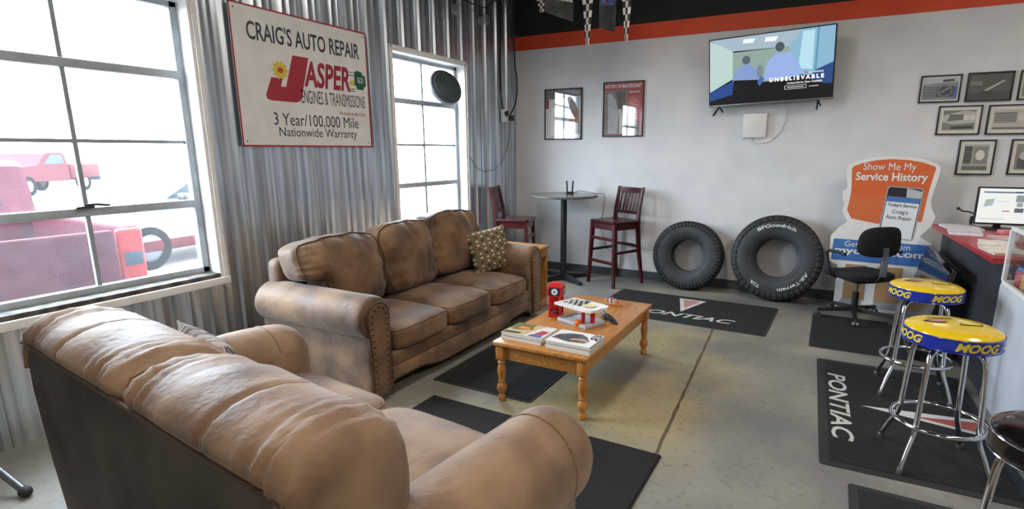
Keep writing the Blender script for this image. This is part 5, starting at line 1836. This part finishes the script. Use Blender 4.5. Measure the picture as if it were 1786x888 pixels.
# ------------------------------------------------------------------ outlet, cords and lights in the corner
ob = thing('outlet_box', 'grey electrical outlet box near the wall corner', 'outlet', (0.028, -0.36, 1.965))
MB().box((0.02, 0, 0), (0.04, 0.125, 0.15), 0.004).build('box', M['white_metal'], ob)
MB().box((0.055, -0.01, 0.03), (0.04, 0.05, 0.05), 0.006, rot=(0.5, 0, 0)).build('plug', M['black_plastic'], ob)
MB().box((0.045, 0.105, -0.02), (0.05, 0.095, 0.065), 0.006).build('adapter', M['black_plastic'], ob)
c = MB().tube([(0.045, -0.44, 3.78), (0.045, -0.435, 3.2), (0.045, -0.455, 2.6), (0.045, -0.45, 2.25), (0.05, -0.43, 2.12), (0.05, -0.405, 2.04)], 0.010, 8)
c.tube([(0.045, -0.44, 3.78), (0.045, -0.435, 3.2), (0.045, -0.455, 2.6), (0.045, -0.45, 2.25)], 0.016, 8)
tag(c.build('power_cord', M['black_plastic']), 'straight thick black conduit dropping to the outlet box', 'cord')
c = MB().tube([(0.05, -0.07, 3.78), (0.05, -0.075, 3.3), (0.05, -0.135, 2.9), (0.05, -0.10, 2.6), (0.05, -0.06, 2.45), (0.05, -0.055, 2.28), (0.05, -0.10, 2.12), (0.06, -0.19, 2.04), (0.06, -0.24, 1.99)], 0.009, 8)
tag(c.build('power_cord', M['black_plastic']), 'wavy black cord running down the wall corner to the adapter', 'cord')
c = MB().tube([(0.06, -0.24, 1.93), (0.035, -0.23, 1.75), (0.034, -0.30, 1.55), (0.034, -0.45, 1.38), (0.034, -0.62, 1.305), (0.034, -0.85, 1.30), (0.034, -1.0, 1.36), (0.034, -1.12, 1.48)], 0.0035, 6)
tag(c.build('wire', M['black_metal']), 'thin grey wire sagging across the corrugated wall', 'wire')

sl = thing('string_light', 'dark string light with clear bulbs high on the corrugated wall', 'string light', (0.0, 0, 0))
P0 = [(0.06, -2.2, 3.75), (0.10, -1.8, 3.30), (0.12, -1.45, 3.10), (0.12, -1.15, 3.085), (0.12, -0.88, 3.10), (0.12, -0.6, 3.25), (0.12, -0.42, 3.38), (0.10, -0.05, 3.60)]
MB().tube(P0, 0.006, 8).build('cord', M['black_plastic'], sl)
M['bulb_glass'] = glass_mat('bulb_glass', (0.92, 0.93, 0.93), 0.25)
for y, zc in ((-1.447, 3.10), (-0.963, 3.085), (-0.835, 3.115), (-0.419, 3.38)):
    k = MB().cyl((0.12, y, zc + 0.01), (0.12, y, zc - 0.085), 0.016, 0.02, 12).build('socket', M['black_plastic'], sl)
    MB().lathe([(0.013, 0.0), (0.024, -0.025), (0.034, -0.06), (0.030, -0.085), (0.015, -0.10), (0.0, -0.104)], 18, Matrix.Translation((0.12, y, zc - 0.085))).build('bulb', M['bulb_glass'], k)

# ------------------------------------------------------------------ pennants hanging under the ceiling
ln = MB().tube([(0.06, -1.0, 3.30), (0.6, -1.0, 3.20), (1.4, -1.0, 3.135), (2.2, -1.0, 3.10), (3.4, -1.0, 3.20), (4.6, -1.0, 3.42), (5.2, -1.0, 3.74)], 0.004, 6)
tag(ln.build('hanging_line', M['black_plastic']), 'thin cord carrying the pennants under the black ceiling', 'cord')


def pennant(label, xc, zt, w, h, tip):
    r = thing('pennant', label, 'pennant', (xc, -1.0, 0), 0, 'checkered pennants under the ceiling')
    bm_ = bmesh.new()
    lay = bm_.loops.layers.float_color.new('Col')
    nr, nc = 9, 3

    def pos(i, j, off):
        v = i / nr
        half = w / 2 * (1 - v * 0.80)
        x = -half + 2 * half * j / nc + tip * v
        y = 0.016 * math.sin(j * 1.6 + i * 0.25) * (1 - v * 0.6) + off
        return Vector((x, y, zt - h * v))
    for off in (-0.0008, 0.0008):
        g = [[bm_.verts.new(pos(i, j, off)) for j in range(nc + 1)] for i in range(nr + 1)]
        for i in range(nr):
            for j in range(nc):
                f = bm_.faces.new((g[i][j], g[i][j + 1], g[i + 1][j + 1], g[i + 1][j]))
                c_ = lin('#17181a') if (i + j) % 2 else lin('#cfccc2')
                for l in f.loops:
                    l[lay] = (*c_, 1)
    me = bpy.data.meshes.new('flag')
    bm_.to_mesh(me)
    bm_.free()
    me.materials.append(M['print'])
    o = bpy.data.objects.new('flag', me)
    COL.objects.link(o)
    o.parent = r
    MB().box((0, 0, zt - 0.005), (w * 0.98, 0.010, 0.03), 0.002).build('hem', M['white'], r, 0)
    return r


pennant('checkered pennant whose white tip peeks in at the left', 0.895, 3.20, 0.20, 0.255, 0.0)
pennant('checkered pennant hanging between the two dark banners', 1.41, 3.155, 0.155, 0.57, 0.005)
pennant('checkered pennant hanging to the right of the dark banners', 1.815, 3.13, 0.135, 0.545, 0.008)
M['banner_black'] = mat('banner_black', '#1b1b1e', 0.7, c2='#333336', ns=7)
M['banner_grey'] = mat('banner_grey', '#2a2a2b', 0.6, c2='#55554f', ns=6)
M['blue_ink'] = mat('blue_ink', '#4a63a8', 0.6)


def banner(label, quad, m, words):
    """quad: top-left, top-right, bottom-right, bottom-left in (x, z)"""
    r = thing('banner', label, 'banner', (0, -1.0, 0), 0, 'dark banners under the ceiling')
    q = [Vector((x, 0, z)) for x, z in quad]

    def fn(u, v, w=0.0):
        a = q[3].lerp(q[2], u)
        b = q[0].lerp(q[1], u)
        p = a.lerp(b, v)
        return p + Vector((0, 0.015 * math.sin(u * 5) - w, 0))
    b = MB()
    secs = []
    for i in range(11):
        u = i / 10
        secs.append([fn(u, 0, 0), fn(u, 1, 0), fn(u, 1, 0.004), fn(u, 0, 0.004)])
    b.loft(secs).build('cloth', m, r, 40)
    for body, bx, mm in words:
        text('lettering', body, mm, fn, bx, r, 0.03, sub=1, w=0.006)
    return r


banner('dark grey banner with cut-off lettering, the left one', [(0.925, 3.19), (1.27, 3.155), (1.262, 2.812), (0.928, 2.945)], M['banner_grey'], [('MOBIL', (0.45, 0.52, 0.97, 0.74), M['white_ink'])])
banner('black banner with blue and red lettering, the right one', [(1.535, 3.135), (1.72, 3.125), (1.715, 2.672), (1.538, 2.735)], M['banner_black'],
       [('M', (0.10, 0.52, 0.34, 0.74), M['blue_ink']), ('o', (0.35, 0.52, 0.50, 0.69), M['red_ink']), ('bil', (0.52, 0.52, 0.80, 0.76), M['blue_ink']), ('1', (0.84, 0.52, 0.92, 0.74), M['steel'])])

# ------------------------------------------------------------------ folding table foot at the lower left
ft = thing('folding_chair', 'grey metal folding chair leg with a rubber foot at the lower left', 'chair', (0.595, -5.533, 0))
MB().tube([(0.0, 0.0, 0.022), (-0.14, -0.03, 0.10), (-0.62, -0.12, 0.42), (-0.66, -0.13, 0.44)], 0.016, 12).build('leg', M['steel'], ft)
MB().sphere((0.004, 0, 0.024), 0.027, 14, (1.2, 1, 0.9)).build('rubber_foot', M['rubber_dark'], ft)
